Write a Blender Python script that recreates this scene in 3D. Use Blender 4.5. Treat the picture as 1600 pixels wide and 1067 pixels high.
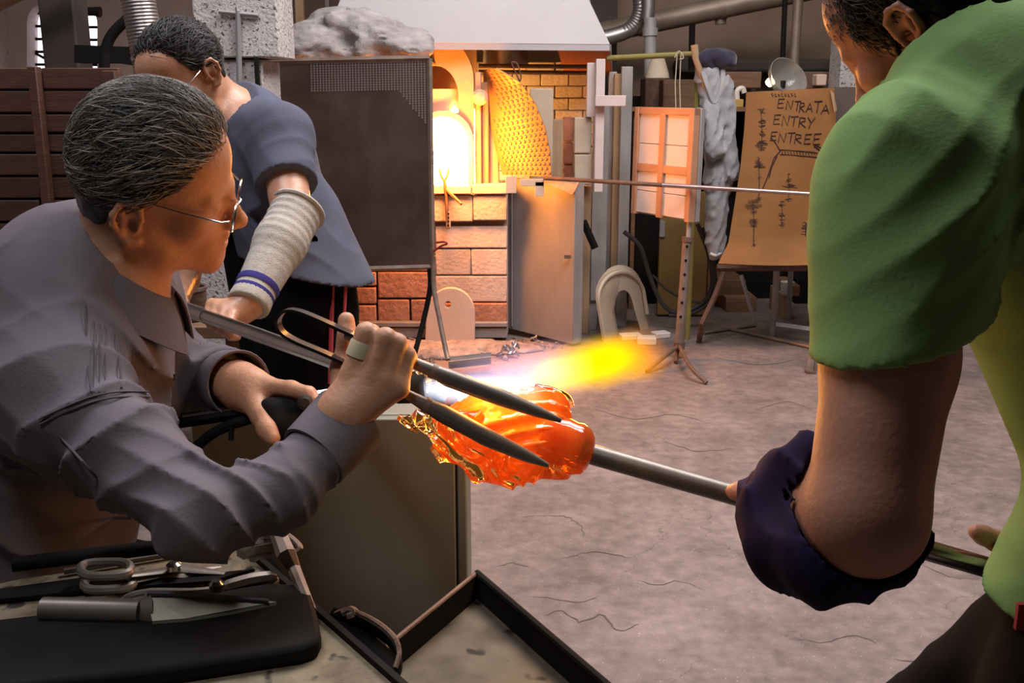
import bpy, bmesh, math, random
import numpy as np
from mathutils import Vector, Matrix, Euler
for _o in list(bpy.data.objects): bpy.data.objects.remove(_o)
S = bpy.context.scene
COL = S.collection
PI = math.pi
rnd = random.Random(7)

# ---------------------------------------------------------------- camera
FPX = 1600.0; PITCH = math.radians(13.5); CZ = 1.45
CP, SP_ = math.cos(PITCH), math.sin(PITCH)
cam = bpy.data.cameras.new('camera'); cam.sensor_width = 36.0; cam.lens = 36.0*FPX/1600.0
cam.clip_start = 0.05; cam.clip_end = 100
camo = bpy.data.objects.new('camera', cam); COL.objects.link(camo)
camo.location = (0, 0, CZ); camo.rotation_euler = (PI/2-PITCH, 0, 0)
S.camera = camo

# ---------------------------------------------------------------- light
S.view_settings.view_transform = 'Standard'; S.view_settings.look = 'None'
S.view_settings.gamma = 1.0; S.view_settings.use_curve_mapping = False
S.view_settings.exposure = 0.0
wd = bpy.data.worlds.new('world'); S.world = wd; wd.use_nodes = True
wd.node_tree.nodes['Background'].inputs[0].default_value = (0.75, 0.72, 0.8, 1)
wd.node_tree.nodes['Background'].inputs[1].default_value = 0.008

def area(name, loc, target, sx, sy, power, col):
    l = bpy.data.lights.new(name, 'AREA'); l.shape = 'RECTANGLE'; l.size = sx; l.size_y = sy
    l.energy = power; l.color = col
    o = bpy.data.objects.new(name, l); COL.objects.link(o); o.location = loc
    o.rotation_euler = (Vector(target)-Vector(loc)).to_track_quat('-Z', 'Y').to_euler()
    return o
area('overhead_area_light', (0.9, 3.6, 4.0), (0.7, 3.9, 0), 2.6, 1.4, 200, (1.0, 0.93, 0.92))
area('overhead_area_light', (-1.35, 1.85, 3.9), (-1.0, 2.0, 0), 1.0, 1.4, 58, (0.95, 0.92, 1.0))
area('overhead_area_light', (1.2, 6.2, 4.1), (1.0, 6.8, 0.8), 3.0, 1.0, 16, (1.0, 0.9, 0.82))
area('overhead_area_light', (1.5, 2.3, 3.9), (1.1, 1.9, 0), 1.0, 0.8, 42, (0.96, 0.97, 1.0))

area('overhead_area_light', (-0.45, -0.3, 3.7), (-0.32, 1.6, 0.4), 0.5, 0.5, 0.65, (0.95, 0.98, 1.0)).data.spread = math.radians(26)  # added narrow beam that brightens the cabinet front, not a known fixture

# ---------------------------------------------------------------- helpers
def W(x, y, d):
    u = (x-800)/FPX; v = (533.5-y)/FPX
    return Vector((u*d, d*(CP+v*SP_), CZ+d*(v*CP-SP_)))
def WY(x, y, Y):
    v = (533.5-y)/FPX
    return W(x, y, Y/(CP+v*SP_))
def WZ(x, y, Z):
    v = (533.5-y)/FPX
    return W(x, y, (Z-CZ)/(v*CP-SP_))
V = Vector

def M(name, c1, c2=None, scale=6.0, rough=0.6, metal=0.0, bump=0.0, bscale=60.0, detail=6.0, lo=0.35, hi=0.65,
      c3=None, spk=None, spks=200.0, spkt=0.62, emit=None, es=0.0, trans=0.0, ior=1.45, sheen=0.0, stretch=None, spec=0.5, alpha=1.0,
      rnd_obj=0.0, subs=0.0, rvar=0.0):
    m = bpy.data.materials.new(name); m.use_nodes = True
    nt = m.node_tree; N = nt.nodes; L = nt.links
    b = N['Principled BSDF']
    def s(k, v):
        if k in b.inputs: b.inputs[k].default_value = v
    s('Base Color', (*c1, 1)); s('Roughness', rough); s('Metallic', metal); s('IOR', ior); s('Transmission Weight', trans)
    s('Sheen Weight', sheen); s('Specular IOR Level', spec); s('Alpha', alpha); s('Subsurface Weight', subs)
    if subs: s('Subsurface Radius', (0.02, 0.008, 0.005))
    if emit: s('Emission Color', (*emit, 1)); s('Emission Strength', es)
    tc = N.new('ShaderNodeTexCoord'); vec = tc.outputs['Object']
    if stretch:
        mp = N.new('ShaderNodeMapping'); mp.inputs['Scale'].default_value = stretch; L.new(vec, mp.inputs[0]); vec = mp.outputs[0]
    col = None
    if c2:
        nz = N.new('ShaderNodeTexNoise'); nz.inputs['Scale'].default_value = scale; nz.inputs['Detail'].default_value = detail
        nz.inputs['Roughness'].default_value = 0.62; L.new(vec, nz.inputs['Vector'])
        r = N.new('ShaderNodeValToRGB'); L.new(nz.outputs['Fac'], r.inputs[0])
        r.color_ramp.elements[0].position = lo; r.color_ramp.elements[0].color = (*c1, 1)
        r.color_ramp.elements[1].position = hi; r.color_ramp.elements[1].color = (*c2, 1)
        if c3:
            e = r.color_ramp.elements.new(min(0.99, hi+0.12)); e.color = (*c3, 1)
        col = r.outputs[0]
        if rvar:
            mr = N.new('ShaderNodeMapRange'); L.new(nz.outputs['Fac'], mr.inputs[0])
            mr.inputs[1].default_value = 0.3; mr.inputs[2].default_value = 0.7
            mr.inputs[3].default_value = max(0.05, rough-rvar); mr.inputs[4].default_value = min(1, rough+rvar)
            L.new(mr.outputs[0], b.inputs['Roughness'])
    if spk:
        n2 = N.new('ShaderNodeTexNoise'); n2.inputs['Scale'].default_value = spks; n2.inputs['Detail'].default_value = 2.0; L.new(vec, n2.inputs['Vector'])
        r2 = N.new('ShaderNodeValToRGB'); L.new(n2.outputs['Fac'], r2.inputs[0])
        r2.color_ramp.elements[0].position = spkt; r2.color_ramp.elements[1].position = spkt+0.05
        r2.color_ramp.elements[0].color = (0, 0, 0, 1); r2.color_ramp.elements[1].color = (1, 1, 1, 1)
        mx = N.new('ShaderNodeMixRGB'); L.new(r2.outputs[0], mx.inputs[0])
        if col: L.new(col, mx.inputs[1])
        else: mx.inputs[1].default_value = (*c1, 1)
        mx.inputs[2].default_value = (*spk, 1); col = mx.outputs[0]
    if rnd_obj:
        oi = N.new('ShaderNodeObjectInfo'); hs = N.new('ShaderNodeHueSaturation')
        mr = N.new('ShaderNodeMapRange'); L.new(oi.outputs['Random'], mr.inputs[0]); mr.inputs[3].default_value = 1-rnd_obj; mr.inputs[4].default_value = 1+rnd_obj
        L.new(mr.outputs[0], hs.inputs['Value'])
        if col: L.new(col, hs.inputs['Color'])
        else: hs.inputs['Color'].default_value = (*c1, 1)
        col = hs.outputs[0]
    if col: L.new(col, b.inputs['Base Color'])
    if bump:
        n3 = N.new('ShaderNodeTexNoise'); n3.inputs['Scale'].default_value = bscale; n3.inputs['Detail'].default_value = 5.0; L.new(vec, n3.inputs['Vector'])
        bp = N.new('ShaderNodeBump'); bp.inputs['Strength'].default_value = min(1.0, bump); bp.inputs['Distance'].default_value = 0.01
        L.new(n3.outputs['Fac'], bp.inputs['Height']); L.new(bp.outputs[0], b.inputs['Normal'])
    return m

def emission(name, col, st):
    m = bpy.data.materials.new(name); m.use_nodes = True; nt = m.node_tree
    for n in list(nt.nodes): nt.nodes.remove(n)
    e = nt.nodes.new('ShaderNodeEmission'); e.inputs[0].default_value = (*col, 1); e.inputs[1].default_value = st
    o = nt.nodes.new('ShaderNodeOutputMaterial'); nt.links.new(e.outputs[0], o.inputs[0])
    return m

class MB:
    """collects geometry in world space"""
    def __init__(s): s.v = []; s.f = []
    def add(s, vs, fs):
        n = len(s.v); s.v += [V(p) for p in vs]; s.f += [tuple(i+n for i in f) for f in fs]; return s
    def box(s, c, size, R=None):
        hx, hy, hz = size[0]/2, size[1]/2, size[2]/2; c = V(c)
        vs = []
        for dx, dy, dz in ((-1,-1,-1),(1,-1,-1),(1,1,-1),(-1,1,-1),(-1,-1,1),(1,-1,1),(1,1,1),(-1,1,1)):
            p = V((dx*hx, dy*hy, dz*hz))
            if R is not None: p = R @ p
            vs.append(c+p)
        return s.hexa(vs)
    def hexa(s, vs):
        return s.add(vs, [(0,3,2,1),(4,5,6,7),(0,1,5,4),(1,2,6,5),(2,3,7,6),(3,0,4,7)])
    def slab(s, quad, thick):
        """quad: 4 points (front face); thick: vector to the back face"""
        t = V(thick); q = [V(p) for p in quad]
        return s.prism(q, t)
    def prism(s, poly, ext):
        n = len(poly); e = V(ext); vs = [V(p) for p in poly]+[V(p)+e for p in poly]
        fs = [tuple(range(n-1, -1, -1)), tuple(range(n, 2*n))]
        fs += [(i, (i+1) % n, n+(i+1) % n, n+i) for i in range(n)]
        return s.add(vs, fs)
    def tube(s, path, r, n=10, caps=True, flat=None):
        P = [V(p) for p in path]; k = len(P)
        rs = r if isinstance(r, (list, tuple)) else [r]*k
        T = []
        for i in range(k):
            a = P[max(0, i-1)]; b = P[min(k-1, i+1)]; t = (b-a)
            T.append(t.normalized() if t.length > 1e-9 else V((0, 0, 1)))
        ref = V((0, 0, 1)) if abs(T[0].z) < 0.9 else V((1, 0, 0))
        nrm = (ref - T[0]*ref.dot(T[0])).normalized()
        vs = []
        for i in range(k):
            nrm = (nrm - T[i]*nrm.dot(T[i]))
            nrm = nrm.normalized() if nrm.length > 1e-6 else T[i].orthogonal().normalized()
            bn = T[i].cross(nrm)
            for j in range(n):
                a = 2*PI*j/n
                fa, fb = (1, 1) if flat is None else flat
                vs.append(P[i]+(nrm*math.cos(a)*fa+bn*math.sin(a)*fb)*rs[i])
        fs = [(i*n+j, i*n+(j+1) % n, (i+1)*n+(j+1) % n, (i+1)*n+j) for i in range(k-1) for j in range(n)]
        if caps: fs += [tuple(range(n-1, -1, -1)), tuple(range((k-1)*n, k*n))]
        return s.add(vs, fs)
    def lathe(s, base, axis, prof, n=24, closed=False):
        """prof: list of (radius, height along axis)"""
        ax = V(axis).normalized(); a = ax.orthogonal().normalized(); b = ax.cross(a); base = V(base)
        vs = []; k = len(prof)
        for r, h in prof:
            for j in range(n):
                t = 2*PI*j/n; vs.append(base+ax*h+(a*math.cos(t)+b*math.sin(t))*max(r, 1e-4))
        fs = [(i*n+j, i*n+(j+1) % n, (i+1)*n+(j+1) % n, (i+1)*n+j) for i in range(k-1) for j in range(n)]
        if closed: fs += [((k-1)*n+j, (k-1)*n+(j+1) % n, (j+1) % n, j) for j in range(n)]
        else: fs += [tuple(range(n-1, -1, -1)), tuple(range((k-1)*n, k*n))]
        return s.add(vs, fs)
    def grid(s, fn, nu, nv):
        vs = [fn(i/nu, j/nv) for j in range(nv+1) for i in range(nu+1)]
        fs = [(j*(nu+1)+i, j*(nu+1)+i+1, (j+1)*(nu+1)+i+1, (j+1)*(nu+1)+i) for j in range(nv) for i in range(nu)]
        return s.add(vs, fs)
    def sheet(s, fn, nu, nv, th):
        """a grid sheet with thickness th along the mean normal"""
        g = [[V(fn(i/nu, j/nv)) for i in range(nu+1)] for j in range(nv+1)]
        vs = []; 
        for lay in (0, 1):
            for j in range(nv+1):
                for i in range(nu+1):
                    du = g[j][min(nu, i+1)]-g[j][max(0, i-1)]; dv = g[min(nv, j+1)][i]-g[max(0, j-1)][i]
                    nn = du.cross(dv); nn = nn.normalized() if nn.length > 1e-12 else V((0, 0, 0))
                    vs.append(g[j][i]+nn*(th/2 if lay else -th/2))
        o = (nu+1)*(nv+1); ix = lambda i, j, l: l*o+j*(nu+1)+i
        fs = []
        for j in range(nv):
            for i in range(nu):
                fs.append((ix(i,j,0), ix(i,j+1,0), ix(i+1,j+1,0), ix(i+1,j,0)))
                fs.append((ix(i,j,1), ix(i+1,j,1), ix(i+1,j+1,1), ix(i,j+1,1)))
        for i in range(nu):
            fs.append((ix(i,0,0), ix(i+1,0,0), ix(i+1,0,1), ix(i,0,1)))
            fs.append((ix(i,nv,1), ix(i+1,nv,1), ix(i+1,nv,0), ix(i,nv,0)))
        for j in range(nv):
            fs.append((ix(0,j,1), ix(0,j+1,1), ix(0,j+1,0), ix(0,j,0)))
            fs.append((ix(nu,j,0), ix(nu,j+1,0), ix(nu,j+1,1), ix(nu,j,1)))
        return s.add(vs, fs)

WO = {}
def tag(o, label=None, cat=None, group=None, kind=None):
    if label: o['label'] = label
    if cat: o['category'] = cat
    if group: o['group'] = group
    if kind: o['kind'] = kind
    return o
def thing(name, label, cat, loc, group=None, kind=None):
    o = bpy.data.objects.new(name, None); COL.objects.link(o); o.location = loc; o.empty_display_size = 0.05
    WO[o.name] = V(loc)
    return tag(o, label, cat, group, kind)
def place(o, origin, parent):
    if parent is not None:
        o.parent = parent; o.location = origin-WO[parent.name]
    else: o.location = origin
    WO[o.name] = V(origin)
def link(name, mb, mat, parent=None, label=None, cat=None, group=None, kind=None, smooth=35, bev=0.0, origin=None, solid=0.0):
    vs = mb.v
    lo = V((min(p.x for p in vs), min(p.y for p in vs), min(p.z for p in vs))); hi = V((max(p.x for p in vs), max(p.y for p in vs), max(p.z for p in vs)))
    og = V(origin) if origin is not None else V(((lo.x+hi.x)/2, (lo.y+hi.y)/2, lo.z))
    me = bpy.data.meshes.new(name); me.from_pydata([p-og for p in vs], [], mb.f)
    bm = bmesh.new(); bm.from_mesh(me); bmesh.ops.recalc_face_normals(bm, faces=bm.faces); bm.to_mesh(me); bm.free()
    if smooth:
        me.shade_smooth()
        if smooth < 180: me.set_sharp_from_angle(angle=math.radians(smooth))
    if mat: me.materials.append(mat)
    o = bpy.data.objects.new(name, me); COL.objects.link(o); place(o, og, parent)
    if bev:
        md = o.modifiers.new('bevel', 'BEVEL'); md.width = bev; md.segments = 2; md.limit_method = 'ANGLE'; md.angle_limit = math.radians(40)
    if solid:
        md = o.modifiers.new('solid', 'SOLIDIFY'); md.thickness = solid; md.offset = 0
    return tag(o, label, cat, group, kind)
def pxbox(x0, y0, x1, y1, Y, th, mb=None):
    """box whose front face fills the pixel rectangle at distance Y (upright, squared to the room)"""
    a = WY((x0+x1)/2, y1, Y); t = WY((x0+x1)/2, y0, Y); l = WY(x0, (y0+y1)/2, Y); r = WY(x1, (y0+y1)/2, Y)
    mb = mb or MB()
    mb.box(((l.x+r.x)/2, Y+th/2, (a.z+t.z)/2), (r.x-l.x, th, t.z-a.z)); return mb
def holed_prism(outer, holes, ext):
    """outer/holes: lists of coplanar points; extruded by ext, holes left open"""
    bm = bmesh.new(); e = V(ext); loops = []
    for lp in [outer]+holes:
        vs = [bm.verts.new(V(p)) for p in lp]; ed = [bm.edges.new((vs[i], vs[(i+1) % len(vs)])) for i in range(len(vs))]
        loops.append((vs, ed))
    bmesh.ops.triangle_fill(bm, use_beauty=True, edges=[x for _, ed in loops for x in ed])
    front = list(bm.faces)
    mp = {}
    for vs, _ in loops:
        for v in vs: mp[v] = bm.verts.new(v.co+e)
    for f in front: bm.faces.new([mp[v] for v in reversed(f.verts)])
    for vs, _ in loops:
        for i in range(len(vs)):
            a, b = vs[i], vs[(i+1) % len(vs)]; bm.faces.new([a, b, mp[b], mp[a]])
    bm.verts.index_update()
    mb = MB(); mb.add([v.co.copy() for v in bm.verts], [tuple(v.index for v in f.verts) for f in bm.faces]); bm.free()
    return mb
def arc(cx, cy, rx, ry, a0, a1, n=16):
    return [(cx+rx*math.cos(math.radians(a0+(a1-a0)*i/n)), cy-ry*math.sin(math.radians(a0+(a1-a0)*i/n))) for i in range(n+1)]
def curve(pts, n=6):
    """Catmull-Rom through points"""
    P = [V(p) for p in pts]; P = [P[0]*2-P[1]]+P+[P[-1]*2-P[-2]]; out = []
    for i in range(1, len(P)-2):
        for k in range(n):
            t = k/n; a, b, c, d = P[i-1], P[i], P[i+1], P[i+2]
            out.append(0.5*((2*b)+(c-a)*t+(2*a-5*b+4*c-d)*t*t+(3*b-a-3*c+d)*t**3))
    out.append(P[-2]); return out
# ---------------------------------------------------------------- signed distance bodies
def npv(p): return np.array([p[0], p[1], p[2]], dtype=np.float64)
def cap(a, b, ra, rb=None, k=0.02): return ('c', npv(a), npv(b), ra, ra if rb is None else rb, k)
def ell(c, r, R=None, k=0.02): return ('e', npv(c), np.array(r, float), None if R is None else np.array(R, float), k)
def ec(a, b, side, wa, da, wb, db, k=0.03):
    a = npv(a); b = npv(b); ax = b-a; L = np.linalg.norm(ax); ax = ax/L; s = npv(side); s = s-ax*s.dot(ax); s = s/np.linalg.norm(s); n = np.cross(ax, s)
    return ('k', a, ax, L, s, n, wa, da, wb, db, k)
def sub(p, k=0.01): return ('-', p, k)
def chain(pts, k=0.006):
    """pts: (point, radius) -> capsules"""
    return [cap(pts[i][0], pts[i+1][0], pts[i][1], pts[i+1][1], k) for i in range(len(pts)-1)]
def pdist(p, P):
    t = p[0]
    if t == 'c':
        a, b, ra, rb = p[1:5]; ba = b-a; pa = P-a; L2 = max(ba.dot(ba), 1e-12)
        h = np.clip(pa@ba/L2, 0, 1); return np.linalg.norm(pa-h[:, None]*ba, axis=1)-(ra+(rb-ra)*h)
    if t == 'e':
        q = P-p[1]
        if p[3] is not None: q = q@p[3]
        k0 = np.linalg.norm(q/p[2], axis=1); k1 = np.linalg.norm(q/(p[2]**2), axis=1)+1e-9
        d = k0*(k0-1)/k1
        return np.where(k0 < 0.05, -p[2].min(), d)
    if t == 'k':
        _, a, ax, L, s, n, wa, da, wb, db, k = p
        q = P-a; h = q@ax; tt = np.clip(h/L, 0, 1); w = wa+(wb-wa)*tt; d = da+(db-da)*tt; m = np.minimum(w, d)
        over = np.maximum(np.maximum(-h, h-L), 0)
        return (np.sqrt((q@s/w)**2+(q@n/d)**2+(over/m)**2)-1)*m
def smin(a, b, k):
    h = np.maximum(k-np.abs(a-b), 0)/k; return np.minimum(a, b)-h*h*k*0.25
def evalp(prims, P):
    d = np.full(len(P), 10.0)
    for p in prims:
        if p[0] == '-':
            e = -pdist(p[1], P); k = p[2]; h = np.maximum(k-np.abs(d-e), 0)/k; d = np.maximum(d, e)+h*h*k*0.25
        else: d = smin(d, pdist(p, P), p[-1])
    return d
class Sdf:
    def __init__(s, prims):
        s.p = prims; A, B_, R, K = [], [], [], []
        for p in prims:
            q = p[1] if p[0] == '-' else p
            if q[0] == 'c': a, b, r = q[1], q[2], max(q[3], q[4])
            elif q[0] == 'e': a, b, r = q[1], q[1], q[2].max()
            else: a, b, r = q[1], q[1]+q[2]*q[3], max(q[6:10])
            A.append(a); B_.append(b); R.append(r); K.append(p[-1])
        s.A, s.B, s.R, s.K = np.array(A), np.array(B_), np.array(R), np.array(K)
    def cull(s, c, R):
        ba = s.B-s.A; pa = c-s.A; h = np.clip((pa*ba).sum(1)/np.maximum((ba*ba).sum(1), 1e-12), 0, 1)
        d = np.linalg.norm(pa-h[:, None]*ba, axis=1)-s.R; out = [s.p[i] for i in np.nonzero(d < R*1.05+s.K+0.012)[0]]
        f = lambda P: evalp(out, P)
        f.empty = not any(p[0] != '-' for p in out); return f
    def bounds(s):
        lo = np.full(3, 1e9); hi = -lo
        for p in s.p:
            if p[0] == '-': continue
            if p[0] == 'c': pts = [p[1], p[2]]; r = max(p[3], p[4])
            elif p[0] == 'e': pts = [p[1]]; r = p[2].max()
            else: pts = [p[1], p[1]+p[2]*p[3]]; r = max(p[6:10])
            for q in pts: lo = np.minimum(lo, q-r); hi = np.maximum(hi, q+r)
        return lo-0.03, hi+0.03
class Cloth:
    """garment: outer form with folds, hollow over the body, cut by planes (point, normal pointing to the removed side)"""
    def __init__(s, form, body, gap=0.003, planes=(), disp=None, cuts=None, under=None):
        s.f, s.b, s.g, s.pl, s.d, s.c, s.u = form, body, gap, planes, disp, cuts, under
    def bounds(s): return s.f.bounds()
    def cull(s, c, R):
        f = s.f.cull(c, R+0.02); b = s.b.cull(c, R+0.02) if s.b else None; u = s.u.cull(c, R+0.02) if s.u else None
        def fn(P):
            d = f(P)
            if s.d:
                k = np.abs(d) < 0.04
                if k.any(): d[k] = d[k]+s.d(P[k])
            if u: d = np.minimum(d, u(P))
            if b: d = np.maximum(d, -(b(P)-s.g))
            for q, n, ctr, rad in s.pl:
                e = (P-npv(q))@npv(n)
                if rad: e = np.where(np.linalg.norm(P-npv(ctr), axis=1) < rad, e, -1.0)
                d = np.maximum(d, e)
            if s.c: d = s.c(P, d)
            return d
        fn.empty = f.empty
        return fn
def polygonise(sd, h, B=8):
    lo, hi = sd.bounds(); nb = np.ceil((hi-lo)/(h*B)).astype(int)
    G = 3; act = []
    bs = h*B; ng = -(-nb//G)
    for gx in range(ng[0]):
        for gy in range(ng[1]):
            for gz in range(ng[2]):
                b = np.stack(np.meshgrid(*[np.arange(g*G, min(g*G+G, n)) for g, n in zip((gx, gy, gz), nb)], indexing='ij'), -1).reshape(-1, 3)
                gc = lo+(np.array([gx, gy, gz])+0.5)*G*bs; R = G*bs*0.87+h
                fn = sd.cull(gc, R)
                if fn.empty: continue
                dc = fn(gc[None])[0]
                if abs(dc) > R*1.5+0.03: continue
                d = fn(lo+(b+0.5)*bs); k = np.abs(d) < bs*0.87*1.35+0.008
                if k.any(): act.append((b[k], fn))
    o = np.arange(B+1); loc = np.stack(np.meshgrid(o, o, o, indexing='ij'), -1).reshape(-1, 3)
    NX, NY, NZ = (nb*B+2).tolist()
    keyf = lambda c: (c[..., 0].astype(np.int64)*NY+c[..., 1])*NZ+c[..., 2]
    allk, allp, eds = [], [], []
    n1 = B+1
    for b, fn in act:
        pts = (b[:, None, :]*B+loc[None]); P = lo+pts.reshape(-1, 3)*h
        D = fn(P).reshape(len(b), n1, n1, n1); D = np.where(np.abs(D) < 1e-7, 1e-7, D); sg = D < 0
        cs = np.zeros((len(b), B, B, B), int)
        for dx in (0, 1):
            for dy in (0, 1):
                for dz in (0, 1): cs += sg[:, dx:dx+B, dy:dy+B, dz:dz+B]
        ii = np.argwhere((cs > 0) & (cs < 8))
        if len(ii):
            I, x, y, z = ii.T; acc = np.zeros((len(ii), 3)); cnt = np.zeros(len(ii))
            cor = {}
            for dx in (0, 1):
                for dy in (0, 1):
                    for dz in (0, 1): cor[dx, dy, dz] = D[I, x+dx, y+dy, z+dz]
            for a in cor:
                for ax in range(3):
                    if a[ax]: continue
                    c = list(a); c[ax] = 1; c = tuple(c); d0, d1 = cor[a], cor[c]; m = (d0 < 0) != (d1 < 0)
                    t = np.where(m, d0/np.where(m, d0-d1, 1), 0); q = np.tile(np.array(a, float), (len(ii), 1)); q[:, ax] += t
                    acc += q*m[:, None]; cnt += m
            gcell = b[I]*B+np.stack([x, y, z], 1)
            allk.append(keyf(gcell)); allp.append(lo+(gcell+acc/cnt[:, None])*h)
        for ax in range(3):
            s0 = sg[:, :B, :B, :B]; sl = [slice(0, B)]*3; sl[ax] = slice(1, B+1); s1 = sg[(slice(None), *sl)]
            e = np.argwhere(s0 != s1)
            if len(e):
                g = b[e[:, 0]]*B+e[:, 1:]; eds.append((ax, g, s0[tuple(e.T)]))
    K = np.concatenate(allk); Pp = np.concatenate(allp); K, ix = np.unique(K, return_index=True); Pp = Pp[ix]
    quads = []
    for ax, g, fl in eds:
        u = np.zeros(3, int); v = np.zeros(3, int); u[(ax+1) % 3] = 1; v[(ax+2) % 3] = 1
        c = np.stack([g-u-v, g-v, g, g-u], 1); ok = (c >= 0).all((1, 2)); kk = keyf(c)
        pos = np.clip(np.searchsorted(K, kk), 0, len(K)-1); ok &= (K[pos] == kk).all(1)
        q = pos[ok]; f = fl[ok]; q[~f] = q[~f][:, ::-1]; quads.append(q)
    return Pp, np.concatenate(quads)
def relax(P, Q, it=2, lam=0.5):
    for _ in range(it):
        acc = np.zeros_like(P); cnt = np.zeros(len(P))
        for i in range(4):
            j = (i+1) % 4
            np.add.at(acc, Q[:, i], P[Q[:, j]]); np.add.at(acc, Q[:, j], P[Q[:, i]]); np.add.at(cnt, Q[:, i], 1); np.add.at(cnt, Q[:, j], 1)
        P = P+lam*(acc/np.maximum(cnt, 1)[:, None]-P)
    return P
def npmesh(name, P, Q, mat, parent=None, label=None, cat=None, group=None, kind=None, origin=None, cols=None, smooth=180):
    P = np.asarray(P, float); lo, hi = P.min(0), P.max(0)
    og = np.array([(lo[0]+hi[0])/2, (lo[1]+hi[1])/2, lo[2]]) if origin is None else npv(origin)
    me = bpy.data.meshes.new(name); n = len(Q); k = Q.shape[1]
    me.vertices.add(len(P)); me.vertices.foreach_set('co', (P-og).astype(np.float32).ravel())
    me.loops.add(n*k); me.loops.foreach_set('vertex_index', Q.astype(np.int32).ravel())
    me.polygons.add(n); me.polygons.foreach_set('loop_start', np.arange(0, n*k, k, dtype=np.int32))
    me.update(calc_edges=True)
    if cols is not None:
        at = me.color_attributes.new('tone', 'FLOAT_COLOR', 'POINT'); c4 = np.ones((len(P), 4), np.float32); c4[:, :3] = cols; at.data.foreach_set('color', c4.ravel())
    me.shade_smooth()
    if smooth < 180: me.set_sharp_from_angle(angle=math.radians(smooth))
    me.materials.append(mat)
    o = bpy.data.objects.new(name, me); COL.objects.link(o); place(o, V(og), parent)
    return tag(o, label, cat, group, kind)
def biggest(P, Q):
    lab = np.arange(len(P))
    while True:
        m = lab[Q].min(1); new = lab.copy()
        for i in range(4): np.minimum.at(new, Q[:, i], m)
        new = new[new]
        if (new == lab).all(): break
        lab = new
    u, n = np.unique(lab, return_counts=True); keep = lab == u[n.argmax()]
    idx = np.cumsum(keep)-1; return P[keep], idx[Q[keep[Q[:, 0]]]]
def sdfobj(name, sd, h, mat, parent=None, sm=1, one=False, **kw):
    P, Q = polygonise(sd, h)
    if one: P, Q = biggest(P, Q)
    if sm: P = relax(P, Q, sm)
    return npmesh(name, P, Q, mat, parent, **kw)

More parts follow.
